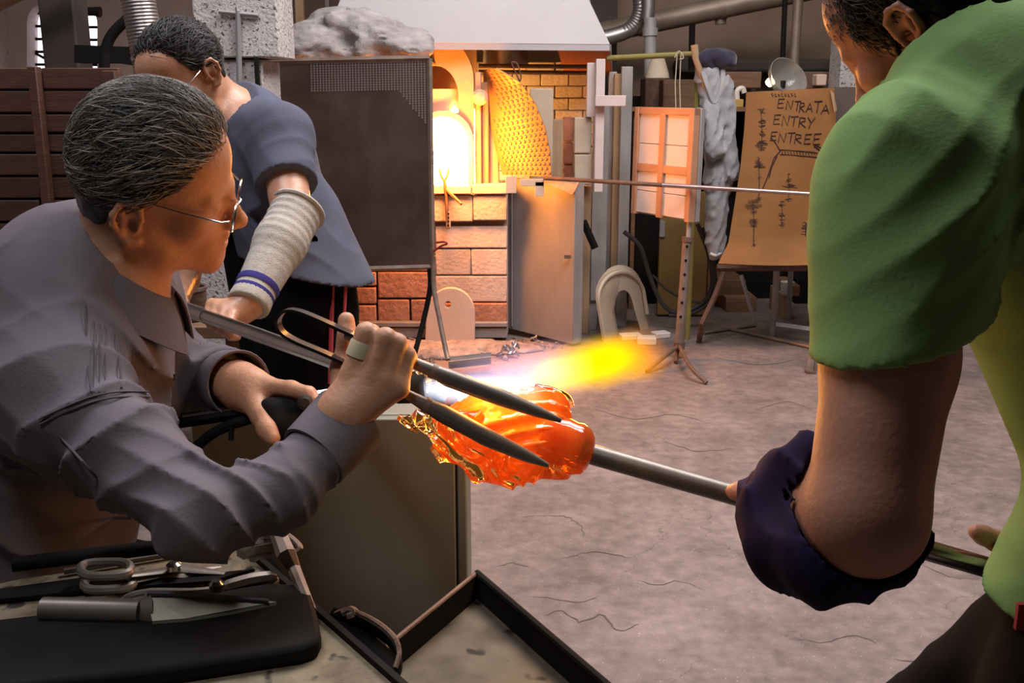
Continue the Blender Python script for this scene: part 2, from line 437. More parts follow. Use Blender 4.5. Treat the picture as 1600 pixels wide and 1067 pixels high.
def frame(f, up):
    f = V(f).normalized(); up = V(up); up = (up-f*up.dot(f)).normalized(); left = up.cross(f)
    return np.array([[left.x, f.x, up.x], [left.y, f.y, up.y], [left.z, f.z, up.z]])   # columns: left, forward, up
class Head:
    def __init__(s, c, f, up, sc=1.0, cy=-0.014, ry=0.097): s.c = npv(c); s.R = frame(f, up); s.sc = sc; s.c0 = np.array([0, cy, 0.034]); s.rr = np.array([0.075, ry, 0.084])
    def w(s, x, y, z): return s.c+s.R@np.array([x, y, z])*s.sc
    def loc(s, P): return (P-s.c)@s.R/s.sc
    def e(s, c, r, k=0.015, R=None): return ell(s.w(*c), np.array(r)*s.sc, s.R if R is None else s.R@R, k)
    def cp(s, a, b, ra, rb=None, k=0.012): return cap(s.w(*a), s.w(*b), ra*s.sc, (ra if rb is None else rb)*s.sc, k)
    def prims(s, ear=(-0.012, -0.012)):
        p = [s.e(s.c0, s.rr), s.e((0, 0.045, 0.045), (0.060, 0.045, 0.052), 0.03),
             s.e((0, 0.040, -0.03), (0.060, 0.052, 0.075), 0.03), s.e((0, -0.02, -0.03), (0.066, 0.07, 0.06), 0.03)]
        for g in (-1, 1):
            p += [s.cp((g*0.056, -0.005, -0.045), (g*0.050, 0.02, -0.082), 0.017, 0.016, 0.02), s.cp((g*0.050, 0.02, -0.082), (g*0.014, 0.080, -0.108), 0.016, 0.016, 0.02),
                  s.e((g*0.046, 0.056, -0.026), (0.022, 0.024, 0.02), 0.02), s.cp((g*0.046, 0.074, 0.012), (g*0.008, 0.090, 0.012), 0.0085, 0.0095, 0.012)]
        p += [s.e((0, 0.078, -0.106), (0.022, 0.018, 0.019), 0.015), s.e((0, 0.074, -0.072), (0.034, 0.026, 0.032), 0.02)]
        for g in (-1, 1): p += [sub(s.e((g*0.033, 0.099, -0.004), (0.017, 0.014, 0.012)), 0.012)]
        for g in (-1, 1): p += [s.e((g*0.032, 0.077, -0.003), (0.0135, 0.0125, 0.0115), 0.004), s.cp((g*0.044, 0.080, 0.004), (g*0.020, 0.086, 0.005), 0.0035, 0.0035, 0.004)]
        p += [s.cp((0, 0.090, 0.006), (0, 0.112, -0.034), 0.008, 0.0095, 0.012), s.e((0, 0.114, -0.040), (0.0125, 0.012, 0.0105), 0.008)]
        for g in (-1, 1): p += [s.e((g*0.0125, 0.103, -0.043), (0.0075, 0.011, 0.0075), 0.006), sub(s.e((g*0.007, 0.108, -0.051), (0.004, 0.006, 0.003)), 0.003)]
        p += [s.e((0, 0.094, -0.066), (0.023, 0.010, 0.0065), 0.006), s.e((0, 0.092, -0.079), (0.021, 0.010, 0.0075), 0.006),
              sub(s.cp((-0.022, 0.098, -0.0725), (0.022, 0.098, -0.0725), 0.0022), 0.003), sub(s.cp((-0.02, 0.105, -0.0725), (0.02, 0.105, -0.0725), 0.003), 0.003)]
        ey, ez = ear
        for g in (-1, 1):
            def E(x, y, z): return (g*(0.074+x), ey+y, ez+z)
            p += [s.e(E(0.006, -0.006, 0.004), (0.005, 0.016, 0.027), 0.006)]
            ring = [(0.006, 0.012, 0.006), (0.010, 0.010, 0.024), (0.014, 0.0, 0.033), (0.018, -0.014, 0.031), (0.021, -0.022, 0.016), (0.019, -0.021, 0.0), (0.014, -0.014, -0.014), (0.010, -0.004, -0.026), (0.006, 0.006, -0.027)]
            p += [s.cp(E(*ring[i]), E(*ring[i+1]), 0.0042 if i < 6 else 0.0062, None, 0.004) for i in range(len(ring)-1)]
            p += [s.cp(E(0.013, -0.012, 0.018), E(0.012, -0.010, -0.008), 0.0035, None, 0.004), s.cp(E(0.008, 0.009, 0.003), E(0.009, 0.007, -0.008), 0.0042, None, 0.004),
                  sub(s.e(E(0.010, 0.0, -0.002), (0.008, 0.006, 0.009)), 0.004)]
        return p

def vnoise(P, sc, seed=0):
    """cheap smooth value noise in [-1,1]"""
    Q = P*sc; i = np.floor(Q).astype(np.int64); f = Q-i; f = f*f*(3-2*f); out = 0
    for dx in (0, 1):
        for dy in (0, 1):
            for dz in (0, 1):
                hsh = ((i[:, 0]+dx)*374761393+(i[:, 1]+dy)*668265263+(i[:, 2]+dz)*2147483647+seed*144665) & 0x7fffffff
                hsh = (hsh ^ (hsh >> 13))*1274126177 & 0x7fffffff; hsh = (hsh ^ (hsh >> 16)) & 0xffff
                w = (f[:, 0] if dx else 1-f[:, 0])*(f[:, 1] if dy else 1-f[:, 1])*(f[:, 2] if dz else 1-f[:, 2])
                out = out+w*(hsh/32767.5-1)
    return out
def folds(P, n, wl, amp, warp=0.03, ws=9.0, seed=1, ctr=None, rad=None):
    """fold ridges across direction n, wandering with noise; fading away from ctr"""
    if ctr is not None:
        r = np.linalg.norm(P-npv(ctr), axis=1)/rad
        if r.min() > 1.8: return np.zeros(len(P))
    t = P@(npv(n)/np.linalg.norm(npv(n)))+warp*vnoise(P, ws, seed); ph = 2*PI*t/wl
    w = np.abs(np.sin(ph/2)); d = amp*(w**0.6-0.6)*(0.6+0.4*vnoise(P, ws*1.3, seed+5))
    if ctr is not None: d = d*np.exp(-r*r*1.2)
    return d

def strands(head, cap_, n, seed, region, flow, length, lift, r, tones, segs=6, jit=0.35):
    """hair: thin tapered strands that follow the scalp; returns P, Q, cols"""
    rg = np.random.default_rng(seed); Pv, Qf, C = [], [], []
    u = rg.normal(size=(n*6, 3)); u /= np.linalg.norm(u, axis=1)[:, None]
    c0 = head.c0; rr = head.rr
    L = c0+u*rr
    keep = region(L); L = L[keep][:n]; n = len(L)
    nn = (L-c0)/rr**2; nn /= np.linalg.norm(nn, axis=1)[:, None]
    p = L.copy(); ln = length(L)*rg.uniform(0.6, 1.25, n); jt = rg.normal(0, jit, (n, 3)); lf = lift*rg.uniform(0.5, 1.3, n)
    pts = []
    for k in range(segs+1):
        q = (p-c0)/rr; m = np.linalg.norm(q, axis=1)[:, None]; q = q/m
        t = k/segs; off = lf*(0.35+0.65*math.sin(min(1, t*1.4)*PI/2))
        nn = q/rr; nn /= np.linalg.norm(nn, axis=1)[:, None]; base = c0+q*rr
        pts.append(base+nn*off[:, None])
        d = flow(base)+jt; d -= nn*(d*nn).sum(1)[:, None]; d /= np.linalg.norm(d, axis=1)[:, None]+1e-9
        p = base+d*(ln/segs)[:, None]
    pts = np.stack(pts, 1); tn = np.array(tones); tc = tn[rg.integers(0, len(tn), n)]
    a = np.zeros_like(pts); a[:, :-1] = pts[:, 1:]-pts[:, :-1]; a[:, -1] = a[:, -2]; a /= np.linalg.norm(a, axis=2)[..., None]+1e-9
    nrm = (pts-c0); nrm /= np.linalg.norm(nrm, axis=2)[..., None]; sd = np.cross(a, nrm); sd /= np.linalg.norm(sd, axis=2)[..., None]+1e-9
    tp = (1-0.8*(np.arange(segs+1)/segs)**2)[None, :, None]*r
    v = np.stack([pts+sd*tp, pts-sd*tp, pts+np.cross(sd, a)*tp*0.8], 2)       # n,segs+1,3,3
    P = v.reshape(-1, 3); cols = np.repeat(tc, (segs+1)*3, axis=0)
    bi = (np.arange(n)*(segs+1)*3)[:, None, None]+(np.arange(segs)*3)[None, :, None]
    q = []
    for i in range(3):
        j = (i+1) % 3; q.append(np.stack([bi+i, bi+j, bi+3+j, bi+3+i], -1))
    Q = np.concatenate(q, 2).reshape(-1, 4)
    return head.c+(P*head.sc)@head.R.T, Q, cols
def joinm(parts):
    P, Q, C = [], [], []; n = 0
    for p, q, c in parts: P.append(p); Q.append(q+n); C.append(c); n += len(p)
    return np.concatenate(P), np.concatenate(Q), np.concatenate(C)
def tonemat(name, rough=0.5, spec=0.4, sheen=0.0, bump=0.0):
    m = bpy.data.materials.new(name); m.use_nodes = True; nt = m.node_tree; b = nt.nodes['Principled BSDF']
    a = nt.nodes.new('ShaderNodeAttribute'); a.attribute_name = 'tone'; nt.links.new(a.outputs['Color'], b.inputs['Base Color'])
    b.inputs['Roughness'].default_value = rough; b.inputs['Specular IOR Level'].default_value = spec
    return m

def inflate(prims, da):
    out = []
    for p in prims:
        if p[0] == 'c': out.append(('c', p[1], p[2], p[3]+da, p[4]+da, p[5]))
        elif p[0] == 'k': out.append(p[:6]+tuple(w+da for w in p[6:10])+(p[10],))
    return out
# ---------------------------------------------------------------- materials
m_floor = M('concrete_floor', (0.155, 0.118, 0.106), (0.245, 0.188, 0.172), 3.4, 0.85, bump=0.6, bscale=28, c3=(0.29, 0.23, 0.21), spk=(0.5, 0.45, 0.43), spks=160, spkt=0.70)
m_plaster = M('old_plaster', (0.19, 0.13, 0.09), (0.26, 0.185, 0.135), 1.5, 0.9, bump=0.3, bscale=20, c3=(0.25, 0.19, 0.15))
m_plaster_g = M('grey_plaster', (0.32, 0.26, 0.245), (0.40, 0.335, 0.31), 1.5, 0.9, bump=0.3, bscale=20, spk=(0.14, 0.11, 0.09), spks=7, spkt=0.72)
m_darkroof = M('dark_ceiling', (0.012, 0.010, 0.010), (0.03, 0.025, 0.022), 2, 0.9)
m_block = M('speckled_concrete_block', (0.42, 0.39, 0.38), (0.54, 0.50, 0.49), 5, 0.9, bump=0.6, bscale=90, spk=(0.10, 0.08, 0.07), spks=75, spkt=0.60)
m_brick = M('refractory_brick', (0.50, 0.38, 0.31), (0.62, 0.49, 0.42), 6, 0.9, bump=0.6, bscale=45, c3=(0.40, 0.27, 0.20), rnd_obj=0.15)
m_redbrick = M('red_brick', (0.36, 0.15, 0.085), (0.46, 0.23, 0.15), 9, 0.9, bump=0.8, bscale=40, c3=(0.13, 0.065, 0.04), rnd_obj=0.15)
m_pink = M('pale_fireclay', (0.60, 0.43, 0.34), (0.66, 0.48, 0.39), 4, 0.85, bump=0.15, bscale=60)
m_ivory = M('ivory_fireclay', (0.52, 0.42, 0.31), (0.60, 0.50, 0.38), 5, 0.85, bump=0.2, bscale=50)
m_hood = M('white_painted_hood', (0.47, 0.44, 0.455), (0.50, 0.47, 0.485), 3, 0.5, spk=(0.42, 0.38, 0.38), spks=9, spkt=0.74)
m_hood_in = M('hood_orange_glow', (0.55, 0.17, 0.06), (0.48, 0.14, 0.05), 3, 0.6)  # furnace glow on the hood's inner end, put into the colour as orange
m_steel = M('grey_steel', (0.25, 0.235, 0.235), (0.31, 0.295, 0.295), 3, 0.5, metal=0.25, stretch=(2, 2, 0.6))
m_post = M('galvanised_post', (0.34, 0.32, 0.31), (0.43, 0.41, 0.40), 6, 0.5, metal=0.3, stretch=(3, 3, 0.5))
m_whitepost = M('white_painted_steel', (0.62, 0.52, 0.50), (0.68, 0.58, 0.56), 5, 0.5)
m_rust = M('rusty_iron', (0.12, 0.07, 0.05), (0.20, 0.12, 0.085), 14, 0.75, metal=0.3, bump=0.3, bscale=80)
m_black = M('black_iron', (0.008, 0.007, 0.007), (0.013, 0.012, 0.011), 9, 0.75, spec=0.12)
m_dkwood = M('dark_stained_board', (0.055, 0.022, 0.013), (0.10, 0.042, 0.024), 4, 0.6, bump=0.2, bscale=40, stretch=(1.0, 1, 9), rnd_obj=0.2)
m_wood = M('pale_timber', (0.33, 0.21, 0.12), (0.43, 0.29, 0.17), 5, 0.75, stretch=(6, 6, 0.7))
m_brownwood = M('brown_timber', (0.16, 0.085, 0.045), (0.24, 0.135, 0.075), 5, 0.75, stretch=(1, 6, 8), rnd_obj=0.25)
m_alu = M('ribbed_aluminium', (0.42, 0.39, 0.38), (0.30, 0.27, 0.26), 9, 0.4, metal=0.85)
m_stain = M('stainless', (0.55, 0.53, 0.53), (0.45, 0.43, 0.43), 5, 0.28, metal=1.0)
m_pipe = M('dull_galvanised_pipe', (0.30, 0.24, 0.19), (0.22, 0.17, 0.13), 5, 0.5, metal=0.5)
m_fibre = M('ceramic_fibre', (0.36, 0.325, 0.32), (0.56, 0.52, 0.51), 8, 1.0, bump=0.7, bscale=130, c3=(0.66, 0.62, 0.61), spec=0.05, stretch=(1, 1, 2.5))
m_perf = M('brown_sheet_steel', (0.085, 0.053, 0.045), (0.125, 0.082, 0.068), 4, 0.36, metal=0.5, c3=(0.17, 0.115, 0.092), rvar=0.1)
m_perfdot = M('perforation', (0.16, 0.125, 0.115), rough=0.6)
m_frame = M('worn_angle_iron', (0.20, 0.145, 0.115), (0.30, 0.235, 0.195), 12, 0.6, metal=0.4)
m_orangewood = M('reddish_frame_wood', (0.42, 0.20, 0.115), (0.50, 0.26, 0.15), 7, 0.6)
m_board = M('white_insulation_board', (0.66, 0.58, 0.54), (0.72, 0.64, 0.60), 5, 0.8, spk=(0.35, 0.28, 0.26), spks=28, spkt=0.74)
m_yellow = M('yellow_painted_board', (0.30, 0.19, 0.055), (0.22, 0.135, 0.045), 4, 0.7, c3=(0.12, 0.075, 0.03))
m_ygreen = M('olive_yellow_paint', (0.26, 0.22, 0.055), (0.20, 0.165, 0.05), 8, 0.5)
m_card = M('corrugated_cardboard', (0.235, 0.10, 0.028), (0.28, 0.122, 0.036), 3, 0.85, bump=0.1, bscale=30, stretch=(1, 1, 3))
m_ink = M('dark_marker', (0.045, 0.018, 0.018), rough=0.7)
m_dkboard = M('dark_backing_board', (0.085, 0.065, 0.055), (0.12, 0.09, 0.075), 3, 0.8)
m_jacket = M('grey_work_cloth', (0.25, 0.245, 0.26), (0.34, 0.335, 0.35), 7, 0.85, sheen=0.2)
m_navy = M('navy_cloth', (0.012, 0.011, 0.030), (0.020, 0.018, 0.045), 9, 0.9, sheen=0.3)
m_string = M('pale_string', (0.45, 0.38, 0.28), rough=0.9)
m_rubber = M('dark_rubber_hose', (0.035, 0.03, 0.028), (0.055, 0.047, 0.042), 8, 0.6)
m_rubble = M('ash_rubble', (0.20, 0.16, 0.15), (0.42, 0.35, 0.33), 14, 0.95, bump=0.5, bscale=60)
m_red = M('red_rubber', (0.30, 0.03, 0.03), rough=0.5)
m_white = M('white_glaze', (0.7, 0.68, 0.64), rough=0.4)
m_glow = emission("white_hot_chamber", (1.0, 0.55, 0.13), 60.0)
m_sky = emission('daylight', (0.93, 0.84, 1.0), 2.6)
m_bulb = emission('lamp_bulb', (1.0, 0.78, 0.45), 9.0)

def floor_nodes(m):
    nt = m.node_tree; N = nt.nodes; L = nt.links; b = N['Principled BSDF']
    tc = N.new('ShaderNodeTexCoord'); nz = N.new('ShaderNodeTexNoise'); nz.inputs['Scale'].default_value = 3.5; nz.inputs['Detail'].default_value = 8; L.new(tc.outputs['Object'], nz.inputs['Vector'])
    mx = N.new('ShaderNodeVectorMath'); mx.operation = 'MULTIPLY_ADD'; L.new(nz.outputs['Color'], mx.inputs[0]); mx.inputs[1].default_value = (0.9, 0.9, 0.9); L.new(tc.outputs['Object'], mx.inputs[2])
    vo = N.new('ShaderNodeTexVoronoi'); vo.feature = 'DISTANCE_TO_EDGE'; vo.inputs['Scale'].default_value = 1.5; L.new(mx.outputs[0], vo.inputs['Vector'])
    r = N.new('ShaderNodeValToRGB'); r.color_ramp.elements[0].position = 0.0; r.color_ramp.elements[0].color = (1, 1, 1, 1); r.color_ramp.elements[1].position = 0.006; r.color_ramp.elements[1].color = (0, 0, 0, 1); L.new(vo.outputs['Distance'], r.inputs[0])
    n2 = N.new('ShaderNodeTexNoise'); n2.inputs['Scale'].default_value = 1.3; L.new(tc.outputs['Object'], n2.inputs['Vector'])
    r2 = N.new('ShaderNodeValToRGB'); r2.color_ramp.elements[0].position = 0.45; r2.color_ramp.elements[1].position = 0.6; L.new(n2.outputs['Fac'], r2.inputs[0])
    mu = N.new('ShaderNodeMath'); mu.operation = 'MULTIPLY'; L.new(r.outputs[0], mu.inputs[0]); L.new(r2.outputs[0], mu.inputs[1])
    m2 = N.new('ShaderNodeMath'); m2.operation = 'MULTIPLY'; L.new(mu.outputs[0], m2.inputs[0]); m2.inputs[1].default_value = 0.6
    src = b.inputs['Base Color'].links[0].from_socket
    mix = N.new('ShaderNodeMixRGB'); L.new(m2.outputs[0], mix.inputs[0]); L.new(src, mix.inputs[1]); mix.inputs[2].default_value = (0.05, 0.037, 0.032, 1)
    n3 = N.new('ShaderNodeTexNoise'); n3.inputs['Scale'].default_value = 22; n3.inputs['Detail'].default_value = 8; L.new(tc.outputs['Object'], n3.inputs['Vector'])
    r3 = N.new('ShaderNodeMapRange'); L.new(n3.outputs['Fac'], r3.inputs[0]); r3.inputs[1].default_value = 0.3; r3.inputs[2].default_value = 0.7; r3.inputs[3].default_value = 0.78; r3.inputs[4].default_value = 1.2
    m4 = N.new('ShaderNodeMixRGB'); m4.blend_type = 'MULTIPLY'; m4.inputs[0].default_value = 1.0; L.new(mix.outputs[0], m4.inputs[1]); L.new(r3.outputs[0], m4.inputs[2])
    L.new(m4.outputs[0], b.inputs['Base Color'])
floor_nodes(m_floor)
def struct(name, mb, mat, **k): return link(name, mb, mat, kind='structure', **k)
# ---------------------------------------------------------------- room shell
# floor with cracks standing in the slab as thin recessed lines
struct('floor', MB().box((0.4, 3.6, -0.06), (9.4, 13.2, 0.12)), m_floor)
m_crack = M('floor_crack', (0.11, 0.083, 0.073), rough=1.0)
fl = bpy.data.objects['floor']
def crack(pts, w):
    P = curve([WZ(x, y, 0.0) for x, y in pts], 5); mb = MB()
    vs = []; n = len(P)
    for i, p in enumerate(P):
        t = (P[min(n-1, i+1)]-P[max(0, i-1)]).normalized(); sd = V((-t.y, t.x, 0)); ww = 0.6*w*(0.25+0.75*math.sin(PI*(i+0.3)/(n-0.4)))*rnd.uniform(0.5, 1.3)
        q = V((p.x+rnd.uniform(-.006, .006), p.y+rnd.uniform(-.006, .006), 0.0012)); vs += [q+sd*ww/2, q-sd*ww/2]
    mb.add(vs, [(2*i, 2*i+1, 2*i+3, 2*i+2) for i in range(n-1)]); link('floor_crack', mb, m_crack, fl, smooth=0)
for pts, w in [([(880, 872), (905, 866), (935, 862), (965, 868), (985, 872)], .010), ([(815, 808), (850, 806), (885, 808), (908, 822), (912, 842)], .006),
               ([(770, 886), (800, 880), (830, 885)], .006), ([(850, 962), (880, 955), (905, 972), (940, 960), (965, 985), (1000, 975)], .009),
               ([(1400, 1030), (1440, 1036), (1462, 1042)], .008), ([(930, 640), (990, 655), (1050, 648), (1110, 662)], .012), ([(1040, 690), (1090, 705), (1150, 700)], .010),
               ([(1250, 1000), (1290, 1003), (1330, 992), (1370, 1005)], .006), ([(1180, 640), (1230, 628), (1270, 640)], .012), ([(990, 905), (1030, 915), (1060, 908), (1100, 922)], .005),
               ([(1440, 880), (1480, 900), (1530, 905)], .005), ([(1120, 560), (1190, 570), (1250, 560)], .014), ([(820, 930), (900, 940), (930, 935)], .005)]:
    crack(pts, w)
WALLY = 9.0
struct('wall_left', MB().box((-4.3, 3.6, 2.3), (0.12, 13.2, 4.6)), m_plaster_g)
struct('wall_right', MB().box((5.1, 3.6, 2.3), (0.12, 13.2, 4.6)), m_plaster)
struct('wall_front', MB().box((0.4, -3.0, 2.3), (9.4, 0.12, 4.6)), m_darkroof)
struct('ceiling', MB().box((0.4, 3.6, 4.66), (9.4, 13.2, 0.12)), m_darkroof)
# back wall with two arched windows
def WB(x, y): return WY(x, y, WALLY)
def winloop(x0, x1, y0, y1):
    cx = (x0+x1)/2; rx = (x1-x0)/2
    return [WB(x0, y1)]+[WB(x1, y1)]+[WB(cx+rx*math.cos(a), y0+28-28*math.sin(a)) for a in np.linspace(0, PI, 11)]
wins = [winloop(42, 82, 8, 150), winloop(112, 152, 10, 150)]
outer = [V((-4.3, WALLY, 0)), V((5.1, WALLY, 0)), V((5.1, WALLY, 4.6)), V((-4.3, WALLY, 4.6))]
struct('wall_back', holed_prism(outer, wins, (0, 0.25, 0)), m_plaster_g, smooth=0)
for i, lp in enumerate(wins):
    xs = [p.x for p in lp]; zs = [p.z for p in lp]; x0, x1, z0, z1 = min(xs), max(xs), min(zs), max(zs)
    w = thing('window_%d' % (i+1), None, None, (x0, WALLY+0.1, z0), kind='structure')
    mb = MB().box(((x0+x1)/2, WALLY+0.21, (z0+z1)/2), (x1-x0+0.02, 0.01, z1-z0+0.02)); link('pane', mb, m_sky, w, smooth=0)
    for k in range(7):
        z = z0+(z1-z0)*(k+0.5)/7; link('glazing_bar', MB().box(((x0+x1)/2, WALLY+0.17, z), (x1-x0, 0.03, 0.022)), m_black, w, smooth=0)
    link('glazing_bar', MB().tube([V((x0, WALLY+0.16, z1-0.36)), V((x1, WALLY+0.16, z1-0.52))], 0.012, 6), m_black, w)
# warm tinted wall zone at the right: a projecting plastered wall
struct('wall_back_right', pxbox(945, -60, 1560, 560, 8.3, 0.2), m_plaster)
struct('wall_back_middle', pxbox(420, -60, 960, 540, 8.0, 0.2), M('sooty_wall', (0.05, 0.04, 0.035), (0.09, 0.07, 0.06), 3, 0.9))

# ---------------------------------------------------------------- left background
pl = thing('plank_partition', 'dark brown plank partition behind the seated man', 'partition', WY(80, 420, 3.3))
y = 104
for k, hgt in enumerate((36, 37, 31, 31, 36, 36, 36, 36)):
    for (xa, xb) in ((-90, 62), (66, 186)):
        link('plank', pxbox(xa, y+2.0, xb, y+hgt-1.5 if k else y+hgt-1, 3.3+(0.004*(k % 2)), 0.03), m_dkwood, pl, bev=0.003)
    y += hgt
link('post', pxbox(58, 104, 72, 420, 3.26, 0.04), m_dkwood, pl, bev=0.003)
link('post', pxbox(172, 110, 192, 420, 3.27, 0.06), m_dkwood, pl, bev=0.003)
link('backing', pxbox(-90, 108, 180, 420, 3.36, 0.02), m_black, pl)
link('timber_beam', MB().tube([WY(-30, 12, 4.4).lerp(WY(36, -20, 4.4), -10.5), WY(-30, 12, 4.4).lerp(WY(36, -20, 4.4), 31)], 0.045, 4), m_brownwood, label='sawn timber beam high in the left corner', cat='beam', smooth=0)
link('roof_post', pxbox(75, -80, 130, 420, 4.6, 0.16), M('dark_brown_post', (0.035, 0.026, 0.022), (0.06, 0.045, 0.038), 3, 0.8), label='thick dark post between the two arched windows', cat='post', bev=0.01)
link('iron_column', pxbox(128, -40, 134, 420, 4.9, 0.04), m_black, label='thin black iron column in front of the second window', cat='column')
link('black_beam', MB().prism([WY(116, 70, 4.2), WY(230, 74, 4.2), WY(230, 106, 4.2), WY(180, 98, 4.2), WY(116, 98, 4.2)], (0, 0.12, 0)), m_black, label='black horizontal beam behind the silver duct', cat='beam', smooth=0)
link('wall_lamp_bracket', MB().tube([WY(118, 14, 6), WY(140, 17, 6), WY(157, 19, 6)], [0.012, 0.02, 0.03], 8), m_black, label='small dark bracket arm beside the second window', cat='bracket')
sp = curve([WY(162, 300, 4.0), WY(163, 110, 4.0), WY(166, 75, 4.0), WY(180, 48, 4.0), WY(214, 18, 4.0), WY(230, 2, 4.0)], 6)
link('stove_pipe', MB().tube(sp, 0.020, 14), m_black, label='bent black stove pipe left of the silver duct', cat='pipe')
# ribbed aluminium duct
dk = thing('flexible_duct', 'ribbed silver flexible duct descending beside the concrete pillar', 'duct', WY(235, 110, 3.7))
dp = [WY(212+30*t, -20+160*t, 3.7) for t in np.linspace(0, 1, 60)]
link('duct', MB().tube(dp, [0.056+(0.0035 if i % 2 else 0) for i in range(60)], 20), m_alu, dk)
link('clamp', MB().tube([WY(232, 84, 3.7), WY(234, 90, 3.7)], 0.063, 20), m_post, dk)
# concrete pillar of blocks
pil = thing('concrete_pillar', 'speckled concrete block pillar behind the man in the blue shirt', 'pillar', WY(370, 500, 4.0))
for (a, b, c, d, yy) in ((300, -60, 432, 90, 4.0), (302, 93, 412, 190, 4.02), (302, 193, 412, 290, 4.0), (302, 293, 412, 390, 4.01), (302, 393, 412, 490, 4.0), (302, 493, 412, 620, 4.01)):
    link('concrete_block', pxbox(a, b, c, d, yy, 0.3), m_block, pil, bev=0.006)
link('steel_strap', pxbox(408, 90, 414, 500, 3.985, 0.02), m_black, pil)
tr = thing('turning_rod', 'T-handled steel rod hanging against the concrete pillar', 'tool', WY(375, 140, 3.9))
link('handle', MB().tube([WY(342, 18, 3.988), WY(404, 24, 3.988)], 0.0085, 8), m_steel, tr)
link('rod', MB().tube([WY(372, 17, 3.988), WY(377, 300, 3.988)], 0.011, 8), m_steel, tr)
for (x0, x1, mt, nm, lb) in ((428, 434, m_black, 'chain_hoist', 'dark hanging chain beside the pillar'), (438, 452, m_black, 'black_stanchion', 'black stanchion beside the pillar top'),
                         (466, 479, m_wood, 'timber_prop', 'pale timber prop above the fibre blanket'), (512, 519, m_pipe, 'thin_pipe', 'thin brown pipe left of the white hood'), (541, 547, m_ygreen, 'yellow_pole', 'yellow pole left of the white hood')):
    link(nm, pxbox(x0, -80, x1, 330, 6.6, 0.05), mt, label=lb, cat=nm.split('_')[1], bev=0.004)
# pot behind the seated man's collar
pt = thing('metal_pot', 'small dark metal pot with a pale rim below the pillar', 'pot', WY(297, 500, 3.3))
pb = WY(297, 500, 3.3)
link('pot_wall', MB().lathe(pb, (0, 0, 1), [(0.048, 0), (0.056, 0.012), (0.058, 0.10), (0.060, 0.104), (0.060, 0.112), (0.054, 0.112), (0.053, 0.02), (0.01, 0.015)], 24), m_rust, pt)
link('pot_rim', MB().lathe(pb+V((0, 0, 0.100)), (0, 0, 1), [(0.0585, 0), (0.0625, 0.002), (0.0625, 0.012), (0.0585, 0.014)], 24, closed=True), m_stain, pt)
link('low_shelf', MB().box((pb.x-0.1, 3.4, pb.z-0.02), (0.6, 0.4, 0.04)).box((pb.x+0.1, 3.45, pb.z/2-0.02), (0.05, 0.05, pb.z-0.04)).box((pb.x-0.3, 3.45, pb.z/2-0.02), (0.05, 0.05, pb.z-0.04)), m_brownwood, label='low wooden stand under the metal pot', cat='stand', bev=0.004)

# ---------------------------------------------------------------- furnace
FY = 6.05
fu = thing('glass_furnace', 'brick glass furnace with a white-hot arched opening', 'furnace', (WY(700, 530, FY).x, FY, 0))
def blk(x0, y0, x1, y1, Y=FY, th=0.28, mat=None, nm='brick'):
    g = 0.45
    return link(nm, pxbox(x0+g, y0+g, x1-g, y1-g, Y+rnd.uniform(-.008, .008), th), mat or m_brick, fu, bev=0.007)
for r in ((560, 291, 617, 305), (617, 291, 676, 305), (676, 290, 737, 304), (737, 288, 793, 304)): blk(*r, Y=FY-0.05, th=0.35, mat=m_pink)
for r in ((560, 305, 618, 346), (618, 305, 677, 346), (677, 305, 739, 347), (739, 305, 793, 345)): blk(*r, Y=FY-0.02)
for r in ((545, 353, 640, 396), (640, 353, 680, 396), (680, 353, 793, 388), (680, 389, 736, 430), (736, 389, 793, 430), (680, 431, 793, 472)): blk(*r, Y=FY+0.02)
link('mortar_core', pxbox(540, 292, 794, 520, FY+0.07, 0.6), M('mortar', (0.30, 0.22, 0.18), (0.38, 0.29, 0.24), 9, 0.95), fu)
for r in ((545, 397, 598, 424), (598, 397, 680, 424), (545, 425, 588, 447), (590, 425, 672, 466), (556, 449, 588, 475), (590, 468, 640, 503), (642, 468, 678, 503), (545, 477, 588, 503), (680, 474, 734, 503), (736, 474, 793, 503)): blk(*r, mat=m_redbrick)
link('base_beam', pxbox(540, 504, 793, 511, FY-0.05, 0.3), m_steel, fu, bev=0.004); link('base_beam', pxbox(540, 512, 793, 528, FY-0.03, 0.3), m_steel, fu, bev=0.004)
# arch: outer mantle with niche, inner ring, hot chamber
def FW(x, y, Y=FY): return WY(x, y, Y)
m_mantle = M('fireclay_mantle', (0.52, 0.30, 0.19), (0.60, 0.38, 0.25), 5, 0.8, bump=0.3, bscale=30)
out = [FW(600, 290), FW(600, 105)]+[FW(x, y) for x, y in arc(672, 125, 68, 72, 120, 0, 14)]+[FW(740, 290)]
niche = [FW(x, y) for x, y in ([(640, 176), (716, 176)]+arc(678, 148, 38, 46, 0, 180, 12))]
mouth = [FW(x, y) for x, y in ([(648, 289.4), (736, 289.4)]+arc(692, 222, 44, 44, 0, 180, 16))]
link('mantle', holed_prism(out, [niche, mouth], (0, 0.16, 0)), m_mantle, fu, smooth=30)
ring = [FW(x, y, FY-0.03) for x, y in ([(739, 289.4)]+arc(692, 220, 47, 47, 0, 180, 18)+[(645, 289.4)])]
ring2 = [FW(x, y, FY-0.03) for x, y in ([(652, 289.4)]+arc(691, 222, 40, 40, 180, 0, 18)+[(731, 289.4)])]
link('mouth_ring', MB().prism(ring+ring2, (0, 0.10, 0)), m_pink, fu, smooth=30)
link('niche_crucible', MB().lathe(FW(684, 176, FY+0.16), (0, 0, 1), [(0.13, 0), (0.14, 0.08), (0.155, 0.115), (0.155, 0.135), (0.13, 0.135), (0.12, 0.03)], 28), m_pink, fu)
link('chamber_back', pxbox(560, 60, 745, 178, FY+0.33, 0.04), m_mantle, fu)
